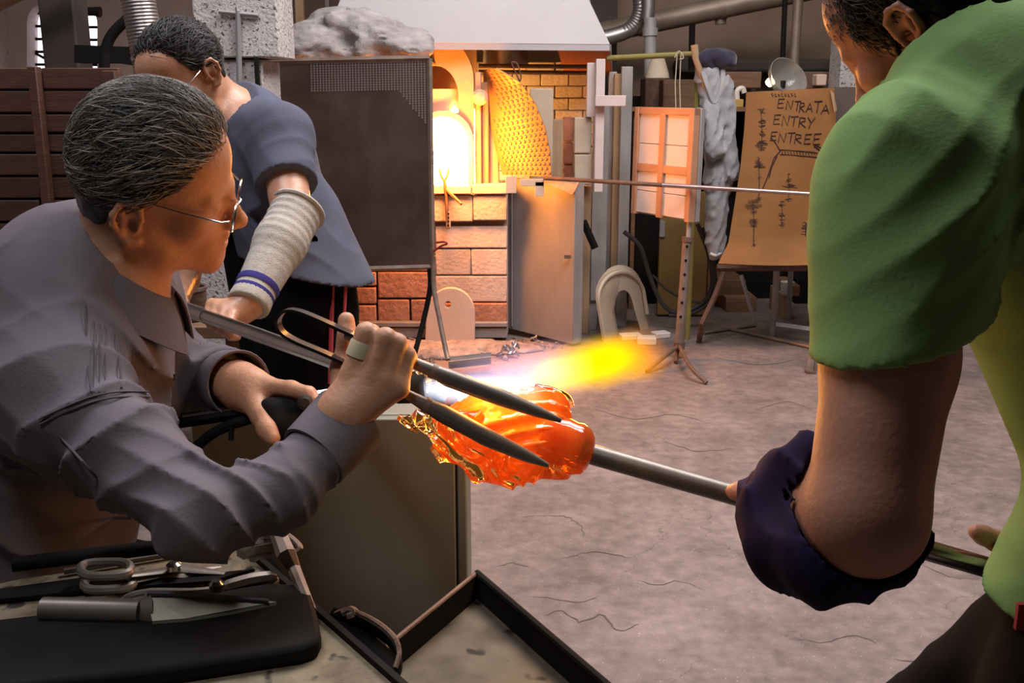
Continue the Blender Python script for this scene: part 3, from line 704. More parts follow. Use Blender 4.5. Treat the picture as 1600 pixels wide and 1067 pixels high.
link('hot_chamber', pxbox(630, 170, 752, 300, FY+0.06, 0.02), m_glow, fu, smooth=0)
# slabs standing right of the mantle
for (a, b, c, d, e, mt) in ((742, 112, 752, 289, FY+0.02, m_mantle), (752, 128, 764, 289, FY+0.05, m_wood), (764, 150, 780, 289, FY+0.08, m_mantle), (828, 138, 864, 289, FY+0.12, m_ivory), (862, 186, 880, 289, FY+0.16, m_wood)):
    link('standing_slab', pxbox(a, b, c, d, e, 0.06), mt, fu, bev=0.008)
link('round_plug', MB().lathe(FW(750, 152, FY), (0, -1, 0), [(0.001, 0), (0.042, 0), (0.046, 0.012), (0.03, 0.03), (0.001, 0.036)], 20), m_ivory, fu)
# brick wall seen behind the shield
y = 96; k = 0
while y < 290:
    x = 735-(k % 2)*22
    while x < 935:
        blk(x, y, min(x+44, 940), y+19, Y=FY+0.62, th=0.12, mat=m_brick); x += 44
    y += 19; k += 1
for (a, b, c, d, Y, mt) in ((880, 183, 897, 222, FY+0.3, m_redbrick), (880, 223, 897, 257, FY+0.3, m_redbrick), (880, 258, 897, 289, FY+0.3, m_redbrick),
                            (897, 183, 925, 240, FY+0.1, m_ivory), (897, 241, 925, 289, FY+0.1, m_ivory)): blk(a, b, c, d, Y=Y, th=0.14, mat=mt)
link('cross_rail', MB().tube([FW(748, 103, FY+0.2), FW(918, 104, FY+0.2)], 0.012, 8), m_rust, fu)
link('cross_rail', MB().tube([FW(748, 112, FY+0.3), FW(918, 114, FY+0.3)], 0.012, 8), m_rust, fu)
link('roof_shade_plate', pxbox(430, 93, 668, 96, 5.48, 1.02), m_rust, fu)  # roof plate extended to block the furnace glow from the blanket above
link('steel_drum', MB().lathe(FW(790, 104, FY+0.5), (0, 0, 1), [(0.14, 0), (0.14, 0.12), (0.10, 0.12)], 24), m_stain, fu)

# extractor hood: four sloping sheets, open below
hd = thing('extractor_hood', 'white sheet-metal extractor hood over the furnace', 'hood', WY(800, 80, 6.2))
A, B_ = WY(505, 44, 5.82), WY(952, 82, 6.1)
A.z = B_.z = 1.735
bk = V((0.10, 0.95, -0.14)); C_, D_ = B_+bk, A+bk
up = 0.95
tA, tB = A+V((0.38, 0.30, up)), B_+V((-0.46, 0.25, up)); tC, tD = C_+V((-0.46, -0.35, up)), D_+V((0.38, -0.30, up))
for nm, q in (('front_sheet', (A, B_, tB, tA)), ('side_sheet', (B_, C_, tC, tB)), ('back_sheet', (C_, D_, tD, tC)), ('side_sheet', (D_, A, tA, tD))):
    link(nm, MB().add(q, [(0, 1, 2, 3)]), m_hood, hd, smooth=0, solid=0.006)
for (p, q) in ((A, B_), (B_, C_)): link('rim', MB().slab((p, q, q-V((0, 0, 0.035)), p-V((0, 0, 0.035))), (0.012, 0.012, 0)), m_hood, hd, smooth=0)
ew = 0.13
link('end_lip', MB().slab((B_+V((-0.30, 0.03, -0.005)), B_+V((0.0, 0.03, -0.005)), C_+V((-0.02, -0.3, -0.005)), C_+V((-0.32, -0.3, -0.005))), (0, 0, -0.012)), m_hood_in, hd, smooth=0)
# ceramic fibre blanket heaped on top
def blanket():
    pr = [ell(WY(560, 74, 5.60), (0.40, 0.18, 0.115), None, 0.06), ell(WY(490, 64, 5.55), (0.15, 0.15, 0.115), None, 0.06), ell(WY(560, 46, 5.60), (0.24, 0.14, 0.10), None, 0.05),
          ell(WY(520, 36, 5.65), (0.12, 0.12, 0.07), None, 0.04), ell(WY(630, 74, 5.55), (0.17, 0.16, 0.10), None, 0.05), cap(WY(475, 62, 5.53), WY(515, 32, 5.53), 0.05, 0.04, 0.03), cap(WY(515, 34, 5.49), WY(560, 52, 5.49), 0.035, 0.03, 0.02),
          sub(ell(WY(540, 62, 5.41), (0.06, 0.10, 0.035)), 0.03), sub(ell(WY(545, 80, 5.37), (0.035, 0.09, 0.05)), 0.03)]
    f = Sdf(pr)
    return Cloth(f, None, disp=lambda P: 0.030*vnoise(P, 9, 3)+0.016*np.abs(vnoise(P*np.array([1, 1, 2.6]), 20, 4))+0.004*vnoise(P, 60, 9))
sdfobj('fibre_blanket', blanket(), 0.011, m_fibre, None, 0, label='heap of fluffy white ceramic fibre blanket beside the hood', cat='blanket')
# posts right of the opening
fr = thing('furnace_frame', 'white steel post frame at the right of the furnace', 'frame', WY(940, 450, 6.1))
for (a, b, c, d, Y, t, mt, nm) in ((917, 98, 930, 183, 6.12, 0.05, m_whitepost, 'post'), (930, 92, 944, 300, 6.05, 0.06, m_whitepost, 'post'), (925, 165, 949, 470, 6.33, 0.05, m_post, 'post'),
                                   (930, 149, 978, 166, 5.99, 0.05, m_whitepost, 'bracket')):
    link(nm, pxbox(a, b, c, d, Y, t), mt, fr, bev=0.003)
for k, (a, b, c, d, Y, mt, lb) in enumerate(((948, 112, 960, 470, 6.55, m_post, 'grey steel channel leaning right of the white post'), (957, 115, 974, 440, 6.5, m_wood, 'pale board leaning behind the steel channel'),
        (968, 104, 985, 430, 6.45, m_post, 'tall galvanised channel leaning at the right end of the furnace'), (905, 292, 922, 520, 6.25, m_wood, 'pale batten standing behind the steel door'), (921, 300, 935, 520, 6.35, m_post, 'grey bar standing behind the steel door'))):
    mb_ = pxbox(a, b, c, d, Y, 0.05); zt = max(p.z for p in mb_.v)
    for p in mb_.v: p.z = zt if p.z > zt-.01 else 0.0
    link('leaning_bar', mb_, mt, label=lb, cat='bar', bev=0.003, group='bars leaning at the furnace end')
link('black_strap', MB().tube([WY(911, 345, 6.1), WY(930, 388, 6.1)], 0.022, 4, flat=(1, 0.4)), m_black, label='short black strap behind the steel door edge', cat='strap', smooth=0)
# steel shield door under the embossed shield
dr = thing('steel_heat_door', 'grey steel heat door standing below the embossed shield', 'heat door', WY(850, 530, 6.0))
a, b = WY(791, 400, 6.22), WY(897, 400, 5.90); ztop, zbot = WY(840, 282, 6.0).z, 0.045
q = [V((a.x, a.y, zbot)), V((b.x, b.y, zbot-0.03)), V((b.x, b.y, ztop)), V((a.x, a.y, ztop))]
nrm = (b-a).cross(V((0, 0, 1))).normalized(); nrm = nrm if nrm.y > 0 else -nrm
link('door_sheet', MB().slab(q, nrm*0.02), m_steel, dr, bev=0.003)
e2 = WY(911, 400, 5.95)
link('door_edge', MB().slab([V((b.x, b.y, zbot-0.03)), V((e2.x, e2.y, zbot-0.03)), V((e2.x, e2.y, ztop)), V((b.x, b.y, ztop))], (0.0, 0.03, 0)), m_post, dr, bev=0.003)
cr = [a+(b-a)*0.09]; link('crease', MB().tube([V((cr[0].x, cr[0].y-0.012, zbot+0.02)), V((cr[0].x, cr[0].y-0.012, ztop-0.02))], 0.006, 6), m_steel, dr)
link('latch', MB().box(b*0.93+a*0.07+V((-0.01, -0.03, 0.0)), (0.04, 0.02, 0.02)), m_rust, dr)
link('top_cover', MB().slab([WY(853, 286, 6.0), WY(905, 284, 5.9), WY(897, 301, 5.86), WY(893, 304, 5.86)], (0, 0.02, 0)), m_wood, dr, smooth=0)
# embossed shield
sh = thing('embossed_heat_shield', 'glowing orange honeycomb-embossed heat shield beside the furnace mouth', 'heat shield', WY(820, 280, 5.98))
LE = [(756, 110), (756, 140), (762, 175), (771, 215), (778, 245), (786, 273)]; RE = [(776, 106), (812, 128), (836, 160), (852, 200), (860, 240), (862, 276)]
def lerp_pts(L, t):
    t = t*(len(L)-1); i = min(len(L)-2, int(t)); f = t-i; return (L[i][0]*(1-f)+L[i+1][0]*f, L[i][1]*(1-f)+L[i+1][1]*f)
def shp(u, v):
    l, r = lerp_pts(LE, v), lerp_pts(RE, v)
    return WY(l[0]+(r[0]-l[0])*u, l[1]+(r[1]-l[1])*u, 6.10-0.27*u+0.06*u*u+0.05*(1-v))
m_shield = M('heat_stained_sheet', (0.25, 0.135, 0.06), (0.31, 0.17, 0.075), 6, 0.5, metal=0.2)
link('sheet', MB().sheet(shp, 16, 24, 0.006), m_shield, sh, smooth=60)
mb = MB(); nr = 24
for j in range(nr):
    v = (j+0.6)/(nr+0.3); l, r = lerp_pts(LE, v), lerp_pts(RE, v); wpx = r[0]-l[0]; nc = max(2, int(wpx/7.2))
    for i in range(nc):
        u = (i+0.5+(0.5 if j % 2 else 0))/(nc+0.5)
        if u < 0.07 or u > 0.99 or (u < 0.26 and v < 0.45): continue
        c = shp(u, v); du = (shp(min(1, u+.02), v)-shp(max(0, u-.02), v)).normalized(); dv = (shp(u, min(1, v+.02))-shp(u, max(0, v-.02))).normalized(); n = du.cross(dv); n = n if n.y < 0 else -n
        R1, R2 = 0.0112, 0.0065
        vs = [c+(du*math.cos(a_)*R1+dv*math.sin(a_)*R1*1.1)+n*0.003 for a_ in np.linspace(0, 2*PI, 7)[:6]]+[c+(du*math.cos(a_)*R2+dv*math.sin(a_)*R2)+n*0.009 for a_ in np.linspace(0, 2*PI, 7)[:6]]
        mb.add(vs, [(k, (k+1) % 6, 6+(k+1) % 6, 6+k) for k in range(6)]+[tuple(range(6, 12))])
link('embossing', mb, m_shield, sh, kind='stuff', smooth=0)
link('wire_loop', MB().tube(curve([WY(812, 127, 5.96), WY(800, 100, 5.95), WY(803, 97, 5.95), WY(808, 99, 5.95), WY(814, 118, 5.95), WY(813, 127, 5.96)], 4), 0.004, 6), m_rust, sh)
for (x0, x1, y0, y1) in ((790, 807, 275, 302), (812, 850, 280, 291), (836, 850, 284, 307)):
    link('hanging_clip', pxbox(x0, y0, x1, y1, 5.88, 0.015), M('bright_clip_steel', (0.6, 0.5, 0.4), rough=0.5), sh, bev=0.002)
# pipe resting at the furnace mouth
fp = thing('resting_pipe', 'long reddish pipe resting across the furnace front', 'pipe', WY(1075, 292, 5.6))
pa, pb2 = WY(850, 278, 5.86), WY(1284, 304, 5.30)
link('tube', MB().tube([pa, pa.lerp(pb2, 0.45)], [0.012, 0.0115], 12), m_rust, fp)
link('tube_end', MB().tube([pa.lerp(pb2, 0.45), pb2], [0.0125, 0.0105], 12), M('heat_tinted_steel', (0.40, 0.25, 0.22), (0.5, 0.4, 0.38), 4, 0.3, metal=0.9), fp)
# hook stand in front of the mouth
hk = thing('forked_rest', 'small forked pipe rest on a drilled strip at the furnace sill', 'pipe rest', WY(698, 355, 5.9))
link('stem', MB().tube([WY(700, 358, 5.985), WY(697, 300, 5.985), WY(694, 280, 5.985)], 0.010, 6), m_rust, hk)
link('fork', MB().tube(curve([WY(687, 264, 5.985), WY(689, 274, 5.985), WY(694, 282, 5.985), WY(699, 274, 5.985), WY(701, 264, 5.985)], 4), 0.0075, 6), m_rust, hk)
link('arm', MB().tube([WY(697, 296, 5.985), WY(721, 319, 5.93)], 0.010, 6), m_rust, hk)
link('drilled_strip', pxbox(697, 330, 704, 355, 5.98, 0.01), m_post, hk)
for k in range(4): link('bolt', MB().lathe(WY(700.5, 334+6*k, 5.98), (0, -1, 0), [(0.006, 0), (0.006, 0.004)], 8), m_black, hk)

# ---------------------------------------------------------------- perforated screen on legs
sc = thing('perforated_screen', 'brown perforated steel screen on bent legs left of the furnace mouth', 'screen', (WY(545, 420, 5.45).x, 5.45, 0))
TL, TR, BR, BL = WY(417, 96, 5.45), WY(671, 91, 5.35), WY(676, 417, 5.35), WY(425, 424, 5.45)
link('sheet', MB().slab((TL, TR, BR, BL), (0, 0.006, 0)), m_perf, sc, smooth=0)
fw = lambda p, q, r=0.013: link('frame_bar', MB().tube([p, q], r, 4), m_frame, sc, smooth=0)
fw(TL, TR, 0.016); fw(TR, BR, 0.014); fw(BR, BL, 0.014); fw(BL, TL, 0.014)
mb = MB()
for i in range(54):
    for j in range(int(12+16*max(0, (i-44)/10)**1.0) if i > 14 else 0):
        u = (15+(i-15)*1.02+0.5)/56; v = (j+1.2)/88
        if u > 0.975: continue
        c = TL*(1-u)*(1-v)+TR*u*(1-v)+BR*u*v+BL*(1-u)*v+V((0, -0.0025, 0)); r = 0.0045
        mb.add([c+V((-r, 0, -r)), c+V((r, 0, -r)), c+V((r, 0, r)), c+V((-r, 0, r))], [(0, 1, 2, 3)])
link('perforations', mb, m_perfdot, sc, kind='stuff', smooth=0)
link('leg', MB().tube(curve([WY(671, 415, 5.36), WY(672, 450, 5.36), WY(662, 500, 5.36), WY(650, 545, 5.3), WY(645, 562, 5.25)], 6), 0.014, 8), m_black, sc)
link('leg', MB().tube(curve([WY(677, 400, 5.34), WY(678, 450, 5.34), WY(687, 500, 5.3), WY(696, 545, 5.24), WY(700, 562, 5.2)], 6), 0.013, 8), m_frame, sc)
link('leg', MB().tube(curve([WY(428, 420, 5.45), WY(428, 480, 5.45), WY(420, 550, 5.4), WY(415, 562, 5.35)], 5), 0.014, 8), m_black, sc)
link('hook', MB().tube(curve([WY(677, 393, 5.33), WY(690, 384, 5.30), WY(698, 381, 5.28), WY(694, 378, 5.28), WY(682, 379, 5.3)], 5), 0.006, 6), m_red, sc)

# arch slab with a hole
slb = [WY(x, y, 5.93) for x, y in ([(664, 538), (742, 542)]+arc(704, 490, 38, 40, 0, 180, 16))]
hole = [WY(x, y, 5.93) for x, y in arc(700, 476, 4.5, 5, 0, 337, 15)]
link('arched_slab', holed_prism(slb, [hole], (0, 0.045, 0)), m_pink, label='pale pink arched fireclay slab with a round hole leaning at the furnace', cat='slab', bev=0.004, smooth=30)
# horseshoe arch
hp = thing('horseshoe_arch', 'ivory fireclay horseshoe arch standing on the floor', 'arch', WZ(950, 534, 0))
def hw(x, y, Y=None): return WY(x, y, 6.02+(x-941)*0.0052+(0 if Y is None else -0.008))
oa = [(941, 534)]+[(931, 470)]+arc(966, 462, 36, 42, 170, 15, 14)+[(1006, 490), (1013, 517)]; ia = [(1001, 519), (990, 480)]+arc(974, 482, 15, 28, 20, 170, 12)+[(956, 490), (963, 531)]
link('arch_body', MB().prism([hw(*p) for p in oa]+[hw(*p) for p in ia], (0.03, 0.16, 0)), m_ivory, hp, bev=0.012, smooth=40)
o2 = [(934.5+ (p[0]-931)*0.985, p[1]+4) for p in oa]
link('bead', MB().tube(curve([hw(p[0]+5, p[1]+(5 if 0 < i < len(oa)-2 else 0), 1) for i, p in enumerate(oa[:-1])], 2), 0.012, 6), m_ivory, hp)
# loose firebricks and rubble
for k, (x, y, w, h, d, rz, lb) in enumerate(((985, 530, .13, .035, .08, .2, 'broken firebrick piece between the feet of the horseshoe arch'), (1010, 537, .115, .045, .09, -.1, 'white firebrick lying in front of the horseshoe arch'), (1032, 527, .10, .035, .08, .35, 'flat firebrick at the right foot of the horseshoe arch'))):
    p = WZ(x, y, 0.0); R = Matrix.Rotation(rz, 3, 'Z')
    link('firebrick', MB().box((p.x, p.y, h/2), (w, d, h), R), m_board, label=lb, cat='brick', bev=0.006, group='loose firebricks')
mb = MB(); rr = random.Random(3)
for k in range(420):
    x, y = rr.uniform(552, 900), 0; yb = rr.uniform(528, 566); p = WZ(x, yb, 0.0)
    if x > 800 and yb > 548: continue
    r = rr.choice((0.006, 0.01, 0.014, 0.022))*rr.uniform(0.7, 1.5)
    vs = [V((p.x, p.y, r*0.5))+V((rr.uniform(-1, 1), rr.uniform(-1, 1), rr.uniform(-.7, .7)))*r for _ in range(6)]
    mb.add(vs, [(0, 1, 2), (0, 2, 3), (0, 3, 4), (0, 4, 1), (5, 2, 1), (5, 3, 2), (5, 4, 3), (5, 1, 4)])
link('rubble', mb, m_rubble, label='scattered ash and brick rubble along the furnace foot', cat='rubble', kind='stuff', smooth=0)
sdfobj('ash_heap', Cloth(Sdf([ell(WZ(600, 545, 0), (0.25, 0.16, 0.05), None, .05), ell(WZ(740, 546, 0), (0.42, 0.16, 0.045), None, .05), ell(WZ(690, 556, 0), (0.22, 0.10, 0.06), None, .05)]), None, planes=[((0, 0, 0.0), (0, 0, -1), None, None)], disp=lambda P: 0.012*vnoise(P, 25, 1)+0.008*vnoise(P, 60, 2)), 0.012, m_rubble, None, 0, label='low heap of grey ash in front of the furnace', cat='ash', kind='stuff')
scp = thing('foil_scrap', 'crumpled silver foil scrap on the ash', 'foil', WZ(795, 556, 0.0))
f0 = WZ(795, 558, 0.0)
link('foil', MB().grid(lambda u, v: f0+V(((u-.5)*.09+.02*math.sin(9*v), (v-.5)*.06, 0.035+0.035*math.sin(7*u+3*v)*math.cos(5*v+2*u)+.02*v)), 8, 8), M('foil', (0.6, 0.58, 0.62), rough=0.3, metal=0.9), scp, smooth=0)
# long-handled scoop on the floor behind the glass
sco = thing('sheet_metal_trough', 'small orange-lit sheet-metal trough on the floor', 'trough', WZ(735, 572, 0.0))
c0 = WZ(735, 575, 0.03)
link('trough_body', MB().sheet(lambda u, v: c0+V(((u-.5)*0.22, (u-.5)*0.10+0.05*math.sin((v-.5)*PI), 0.05-0.05*math.cos((v-.5)*PI)+0.012)), 6, 10, 0.004), m_steel, sco)
# glow spilling from the furnace mouth
gl_ = bpy.data.lights.new('furnace_glow', 'POINT'); gl_.energy = 92; gl_.color = (1.0, 0.30, 0.03); gl_.shadow_soft_size = 0.12
go_ = bpy.data.objects.new('furnace_glow', gl_); COL.objects.link(go_); go_.location = WY(704, 240, 5.90)
# ---------------------------------------------------------------- right background
ra = thing('hanging_rail', 'olive yellow rail and upright carrying the jacket and the string', 'rail', (WY(1092, 300, 6.1).x, 6.1, 0))
link('rail', MB().tube([WY(948, 91, 6.15), WY(1090, 84, 6.1)], 0.016, 10), m_ygreen, ra)
pu = WY(1092, 84, 6.1)
link('upright', MB().tube([pu, V((pu.x, 6.1, 0.0))], 0.018, 10), m_ygreen, ra)
link('wood_stick', MB().tube([WY(1085, 70, 6.0), WY(1087, 90, 6.0), WY(1100, 130, 6.0), WY(1109, 168, 6.0)], [0.022, 0.02, 0.016, 0.012], 10), m_wood, ra)
for (x0, x1) in ((1058, 1056), (1064, 1063)): link('string', MB().tube([WY(x0, 84, 6.08), WY(x1-1, 130, 6.05), WY(x1, 172, 5.98)], 0.003, 5), m_string, ra)
link('string_knot', MB().tube(curve([WY(1054, 90, 6.08), WY(1061, 80, 6.08), WY(1068, 90, 6.07), WY(1062, 93, 6.07)], 4), 0.004, 5), m_string, ra)
# framed insulation panel on a drilled stand
pn = thing('framed_panel', 'white four-pane insulation panel in a reddish frame, lit orange by the furnace', 'panel', WY(1035, 345, 5.9))
PTL, PTR, PBR, PBL = WY(992, 167, 6.0), WY(1085, 169, 5.58), WY(1076, 348, 5.58), WY(985, 333, 6.0)
def PQ(u, v): return PTL*(1-u)*(1-v)+PTR*u*(1-v)+PBR*u*v+PBL*(1-u)*v
pnn = (PTR-PTL).cross(PBL-PTL).normalized(); pnn = pnn if pnn.y > 0 else -pnn       # points away from the camera
def bar(u0, v0, u1, v1, off, th, mat, nm):
    q = [PQ(u0, v0)+pnn*off, PQ(u1, v0)+pnn*off, PQ(u1, v1)+pnn*off, PQ(u0, v1)+pnn*off]
    return link(nm, MB().slab(q, pnn*th), mat, pn, bev=0.003)
for (u0, u1) in ((0.03, 0.45), (0.50, 0.97)):
    for (v0, v1) in ((0.02, 0.33), (0.335, 0.56), (0.565, 0.77), (0.775, 0.98)): bar(u0, v0, u1, v1, 0.016, 0.03, m_board, 'insulation_tile')
for (a, b, c, d) in ((0, 0, 0.07, 1), (0.92, 0, 1, 1), (0.445, 0.06, 0.53, 1), (0, 0, 1, 0.065), (0.07, 0.515, 0.92, 0.59)): bar(a, b, c, d, 0.0 if c-a < .5 else 0.003, 0.045, m_orangewood, 'frame_bar')
bar(0, 0.0, 1, 1, 0.05, 0.03, m_post, 'backing')
st = thing('drilled_stand', 'rusty drilled pole stand with three splayed legs below the framed panel', 'stand', WZ(1060, 562, 0))
f0 = WZ(1057, 570, 0); top = WY(1092, 168, 5.66); j0 = WY(1061, 540, 5.62)
link('pole', MB().tube([j0, WY(1074, 375, 5.62)], 0.026, 10), m_frame, st)
link('upper_pole', MB().tube([WY(1075, 380, 5.62), WY(1080, 300, 5.64), top], 0.013, 8), m_post, st)
link('collar', MB().tube([WY(1074, 377, 5.62), WY(1074.5, 370, 5.62)], 0.032, 10), m_rust, st)
link('collar', MB().tube([WY(1061, 545, 5.62), WY(1061.5, 534, 5.62)], 0.032, 10), m_rust, st)
for k in range(6): link('drilled_hole', MB().lathe(WY(1073.5-2.0*k, 385+22*k, 5.594), (0, -1, 0), [(0.008, 0), (0.008, 0.002)], 10), m_black, st)
for (x, y, mx, my) in ((1010, 580, 1040, 556), (1104, 598, 1078, 572), (1056, 566, 1058, 556)):
    link('leg', MB().tube(curve([j0, WZ(mx, my, 0.07) if y != 566 else WY(1058, 552, 5.6), WZ(x, y, 0.012)], 5), 0.011, 8), m_rust, st)
# jacket and cap
jp = [cap(WY(1106, 118, 6.05), WY(1120, 165, 6.03), 0.075, 0.085, .05), cap(WY(1120, 165, 6.03), WY(1122, 280, 6.03), 0.085, 0.075, .05), cap(WY(1122, 280, 6.03), WY(1118, 385, 6.03), 0.075, 0.055, .05),
      cap(WY(1135, 130, 5.98), WY(1141, 250, 5.96), 0.042, 0.045, .02), cap(WY(1141, 250, 5.96), WY(1143, 272, 5.96), 0.045, 0.05, .02), cap(WY(1112, 170, 5.96), WY(1116, 235, 5.93), 0.04, 0.055, .03), cap(WY(1118, 270, 6.0), WY(1118, 395, 6.02), 0.05, 0.045, .03)]
jk = thing('work_jacket', 'pale grey work jacket hanging from the olive rail', 'jacket', WY(1120, 395, 6.03))
sdfobj('jacket_cloth', Cloth(Sdf(jp), None, disp=lambda P: folds(P, (1, 0.3, -0.25), 0.055, 0.022, 0.05, 7, 3)+0.006*vnoise(P, 30, 2)), 0.008, m_jacket, jk, 1)
link('collar', MB().tube(curve([WY(1098, 112, 5.98), WY(1108, 140, 5.95), WY(1117, 160, 5.94), WY(1128, 135, 5.95), WY(1130, 108, 6.0)], 5), [0.014]*21, 8, flat=(1, 0.5)), m_jacket, jk)
link('hem_band', MB().tube(curve([WY(1110, 396, 5.98), WY(1118, 399, 5.97), WY(1127, 395, 5.99)], 4), 0.008, 6), m_white, jk)
sdfobj('navy_hat', Cloth(Sdf([ell(WY(1120, 90, 6.05), (0.105, 0.10, 0.055), None, .03), ell(WY(1135, 97, 6.02), (0.06, 0.08, 0.045), None, .03), cap(WY(1098, 92, 6.0), WY(1110, 104, 6.0), .03, .02, .03)]), None, disp=lambda P: 0.008*vnoise(P, 22, 4)), 0.008, m_navy, None, 1, label='dark navy hat hung on top of the grey jacket', cat='hat')
link('red_rag', MB().sheet(lambda u, v: WY(1094+9*u+2*math.sin(6*v), 192+55*v, 6.13+0.02*math.sin(8*u)), 6, 8, 0.01), m_red, label='dark red rag hanging left of the jacket', cat='rag')
# yellow board, black recess, hoses
link('yellow_board', pxbox(1030, 300, 1106, 492, 6.75, 0.04), m_yellow, label='stained yellow board standing behind the drilled stand', cat='board', bev=0.004)
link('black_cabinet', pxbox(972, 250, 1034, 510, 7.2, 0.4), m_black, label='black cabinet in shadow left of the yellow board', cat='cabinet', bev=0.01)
link('latch_plate', pxbox(1031, 345, 1039, 370, 6.732, 0.02), m_post, label='small pale metal plate at the edge of the yellow board', cat='plate')
for pts, r, lb in (([(975, 362), (1000, 385), (1015, 430), (1032, 470), (1055, 488), (1090, 478), (1112, 450), (1108, 400), (1090, 350)], 0.014, 'thick dark hose looping below the framed panel'),
               ([(1100, 355), (1112, 400), (1117, 440), (1110, 470), (1075, 492), (1045, 492)], 0.014, 'dark hose hanging below the grey jacket'),
               ([(1020, 430), (1045, 455), (1080, 470), (1105, 474)], 0.008, 'thin pale hose crossing the yellow board')):
    link('hose', MB().tube(curve([WY(x, y, 6.35) for x, y in pts], 6), r, 8), m_rubber, label=lb, cat='hose', group='hoses behind the stand')
# steel trestle table under the sign
tt = thing('steel_trestle', 'grey steel trestle frame under the cardboard sign', 'trestle', WZ(1215, 530, 0))
def tube2(nm, pts, r, mat=m_post, n=4): link(nm, MB().tube(pts, r, n), mat, tt, smooth=0 if n == 4 else 40)
tube2('leg', [WZ(1208, 528, 0), WY(1214, 415, 6.05)], 0.020); tube2('leg', [WZ(1232, 500, 0), WY(1236, 415, 6.5)], 0.018)
tube2('leg', [WZ(1092, 535, 0.0), WY(1097, 505, 5.9), WY(1118, 460, 5.95), WY(1131, 425, 6.0)], 0.017, m_rust, 8)
tube2('crossbar', [WY(1212, 508, 6.05), WY(1305, 521, 5.95)], 0.020); tube2('floor_bar', [WZ(1132, 512, 0.012), WZ(1310, 552, 0.012)], 0.012, m_pipe, 8)
tube2('floor_bar', [WZ(1100, 520, 0.012), WZ(1180, 508, 0.012)], 0.010, m_pipe, 8)
tube2('top_bar', [WY(1120, 418, 6.0), WY(1320, 418, 6.0)], 0.022, m_rust); tube2('brace', [WY(1158, 430, 6.2), WY(1180, 505, 6.2)], 0.012)
bl = thing('bent_leg', 'curved rusty iron leg at the right end of the trestle', 'leg', WZ(1266, 582, 0))
link('strip', MB().tube(curve([WZ(1266, 580, 0.01), WY(1272, 540, 5.35), WY(1285, 500, 5.4), WY(1302, 470, 5.45), WY(1325, 450, 5.5)], 5), 0.021, 6, flat=(1, 0.6)), m_frame, bl)
link('foot', MB().box(WZ(1266, 581, 0.006), (0.05, 0.05, 0.012)), m_rust, bl)
# things stored under the sign
for k, (x0, y0, x1, y1, Y, mt, nm, lb) in enumerate(((1134, 465, 1182, 508, 6.9, m_brownwood, 'storage_box', 'brown box stored under the cardboard sign'), (1122, 437, 1165, 463, 7.0, m_brownwood, 'storage_box', 'flat wooden box behind the trestle leg'),
        (1160, 440, 1215, 500, 7.4, m_black, 'storage_crate', 'black crate in the shadow under the sign'), (1242, 436, 1310, 515, 7.2, m_black, 'storage_crate', 'black crate at the right end under the sign'), (1222, 460, 1234, 505, 6.7, m_wood, 'offcut', 'pale upright offcut behind the trestle leg'),
        (1232, 446, 1250, 463, 6.6, m_brownwood, 'offcut', 'brown block beside the white bowls'))):
    link(nm, pxbox(x0, y0, x1, y1, Y, 0.35), mt, label=lb, cat=nm.split('_')[-1], bev=0.006, group='things stored under the sign')
bs = WY(1229, 461, 6.65)
for k in range(5): link('white_bowl', MB().lathe(bs+V((0, 0, 0.016*k)), (0, 0, 1), [(0.028, 0), (0.045, 0.02), (0.047, 0.026), (0.040, 0.026), (0.025, 0.008)], 16), m_white, label='%s white bowl of the small stack under the sign' % ('lowest', 'second lowest', 'middle', 'second highest', 'topmost')[k], cat='bowl', group='stack of white bowls under the sign')
# cardboard sign
sg = thing('cardboard_sign', 'brown cardboard sign with handwritten entry words and chandelier sketches', 'sign', WY(1215, 415, 5.8))
def sY(py): return 5.82-0.10*max(0, (py-360)/55)**2-0.0004*(py-140)
sl = [(1166, 144), (1163, 200), (1157, 260), (1146, 330), (1138, 380), (1122, 412)]; sr = [(1303, 137), (1306, 175), (1304, 250), (1301, 320), (1298, 380), (1288, 414)]
def sgp(u, v):
    l, r = lerp_pts(sl, v), lerp_pts(sr, v); x = l[0]+(r[0]-l[0])*u; yy = l[1]+(r[1]-l[1])*u
    return WY(x, yy+(2*math.sin(u*PI) if v > .99 else 0), sY(yy)+0.012*math.sin(u*7+v*3))
link('sheet', MB().sheet(sgp, 14, 24, 0.006), m_card, sg, smooth=60)
link('folded_corner', MB().prism([WY(1297, 140, 5.80), WY(1303, 146, 5.78), WY(1308, 172, 5.74), WY(1304, 176, 5.76)], (0, 0.01, 0)), m_wood, sg, smooth=0)
link('backing_board', pxbox(1292, 136, 1366, 416, 5.95, 0.03), m_dkboard, sg, smooth=0)
def SG(x, y):
    # x, y in the enlarged crop used for tracing the sign
    px, py = 1120+x/3.556, 120+y/3.556
    # find u,v roughly
    v = min(1, max(0, (py-141)/273)); l, r = lerp_pts(sl, v), lerp_pts(sr, v); u = (px-l[0])/(r[0]-l[0])
    d = 5.82-0.10*max(0, (py-360)/55)**2-0.0004*(py-140)+0.012*math.sin(u*7+v*3)
    return WY(px, py, d-0.0065)
GLY = {'E': [[(1, 0), (0.05, 0.03), (0, 1), (0.95, 0.97)], [(0.02, .5), (0.8, .47)]], 'N': [[(0, 1), (0.05, 0), (0.85, 1), (1, 0)]], 'T': [[(0, .03), (1, 0)], [(.5, 0), (.45, 1)]],
       'R': [[(0, 1), (0.05, 0), (0.8, 0.08), (0.85, .35), (0.05, .5), (1, 1)]], 'A': [[(0, 1), (.5, 0), (1, 1)], [(.15, .65), (.88, .62)]], 'Y': [[(0, 0), (.5, .5)], [(1, 0), (.45, .55), (.3, 1)]]}
def stroke(mb, pts, w=0.006):
    P = [SG(*p) for p in pts]
    mb.tube(P, w/2, 4, flat=(1, 1))
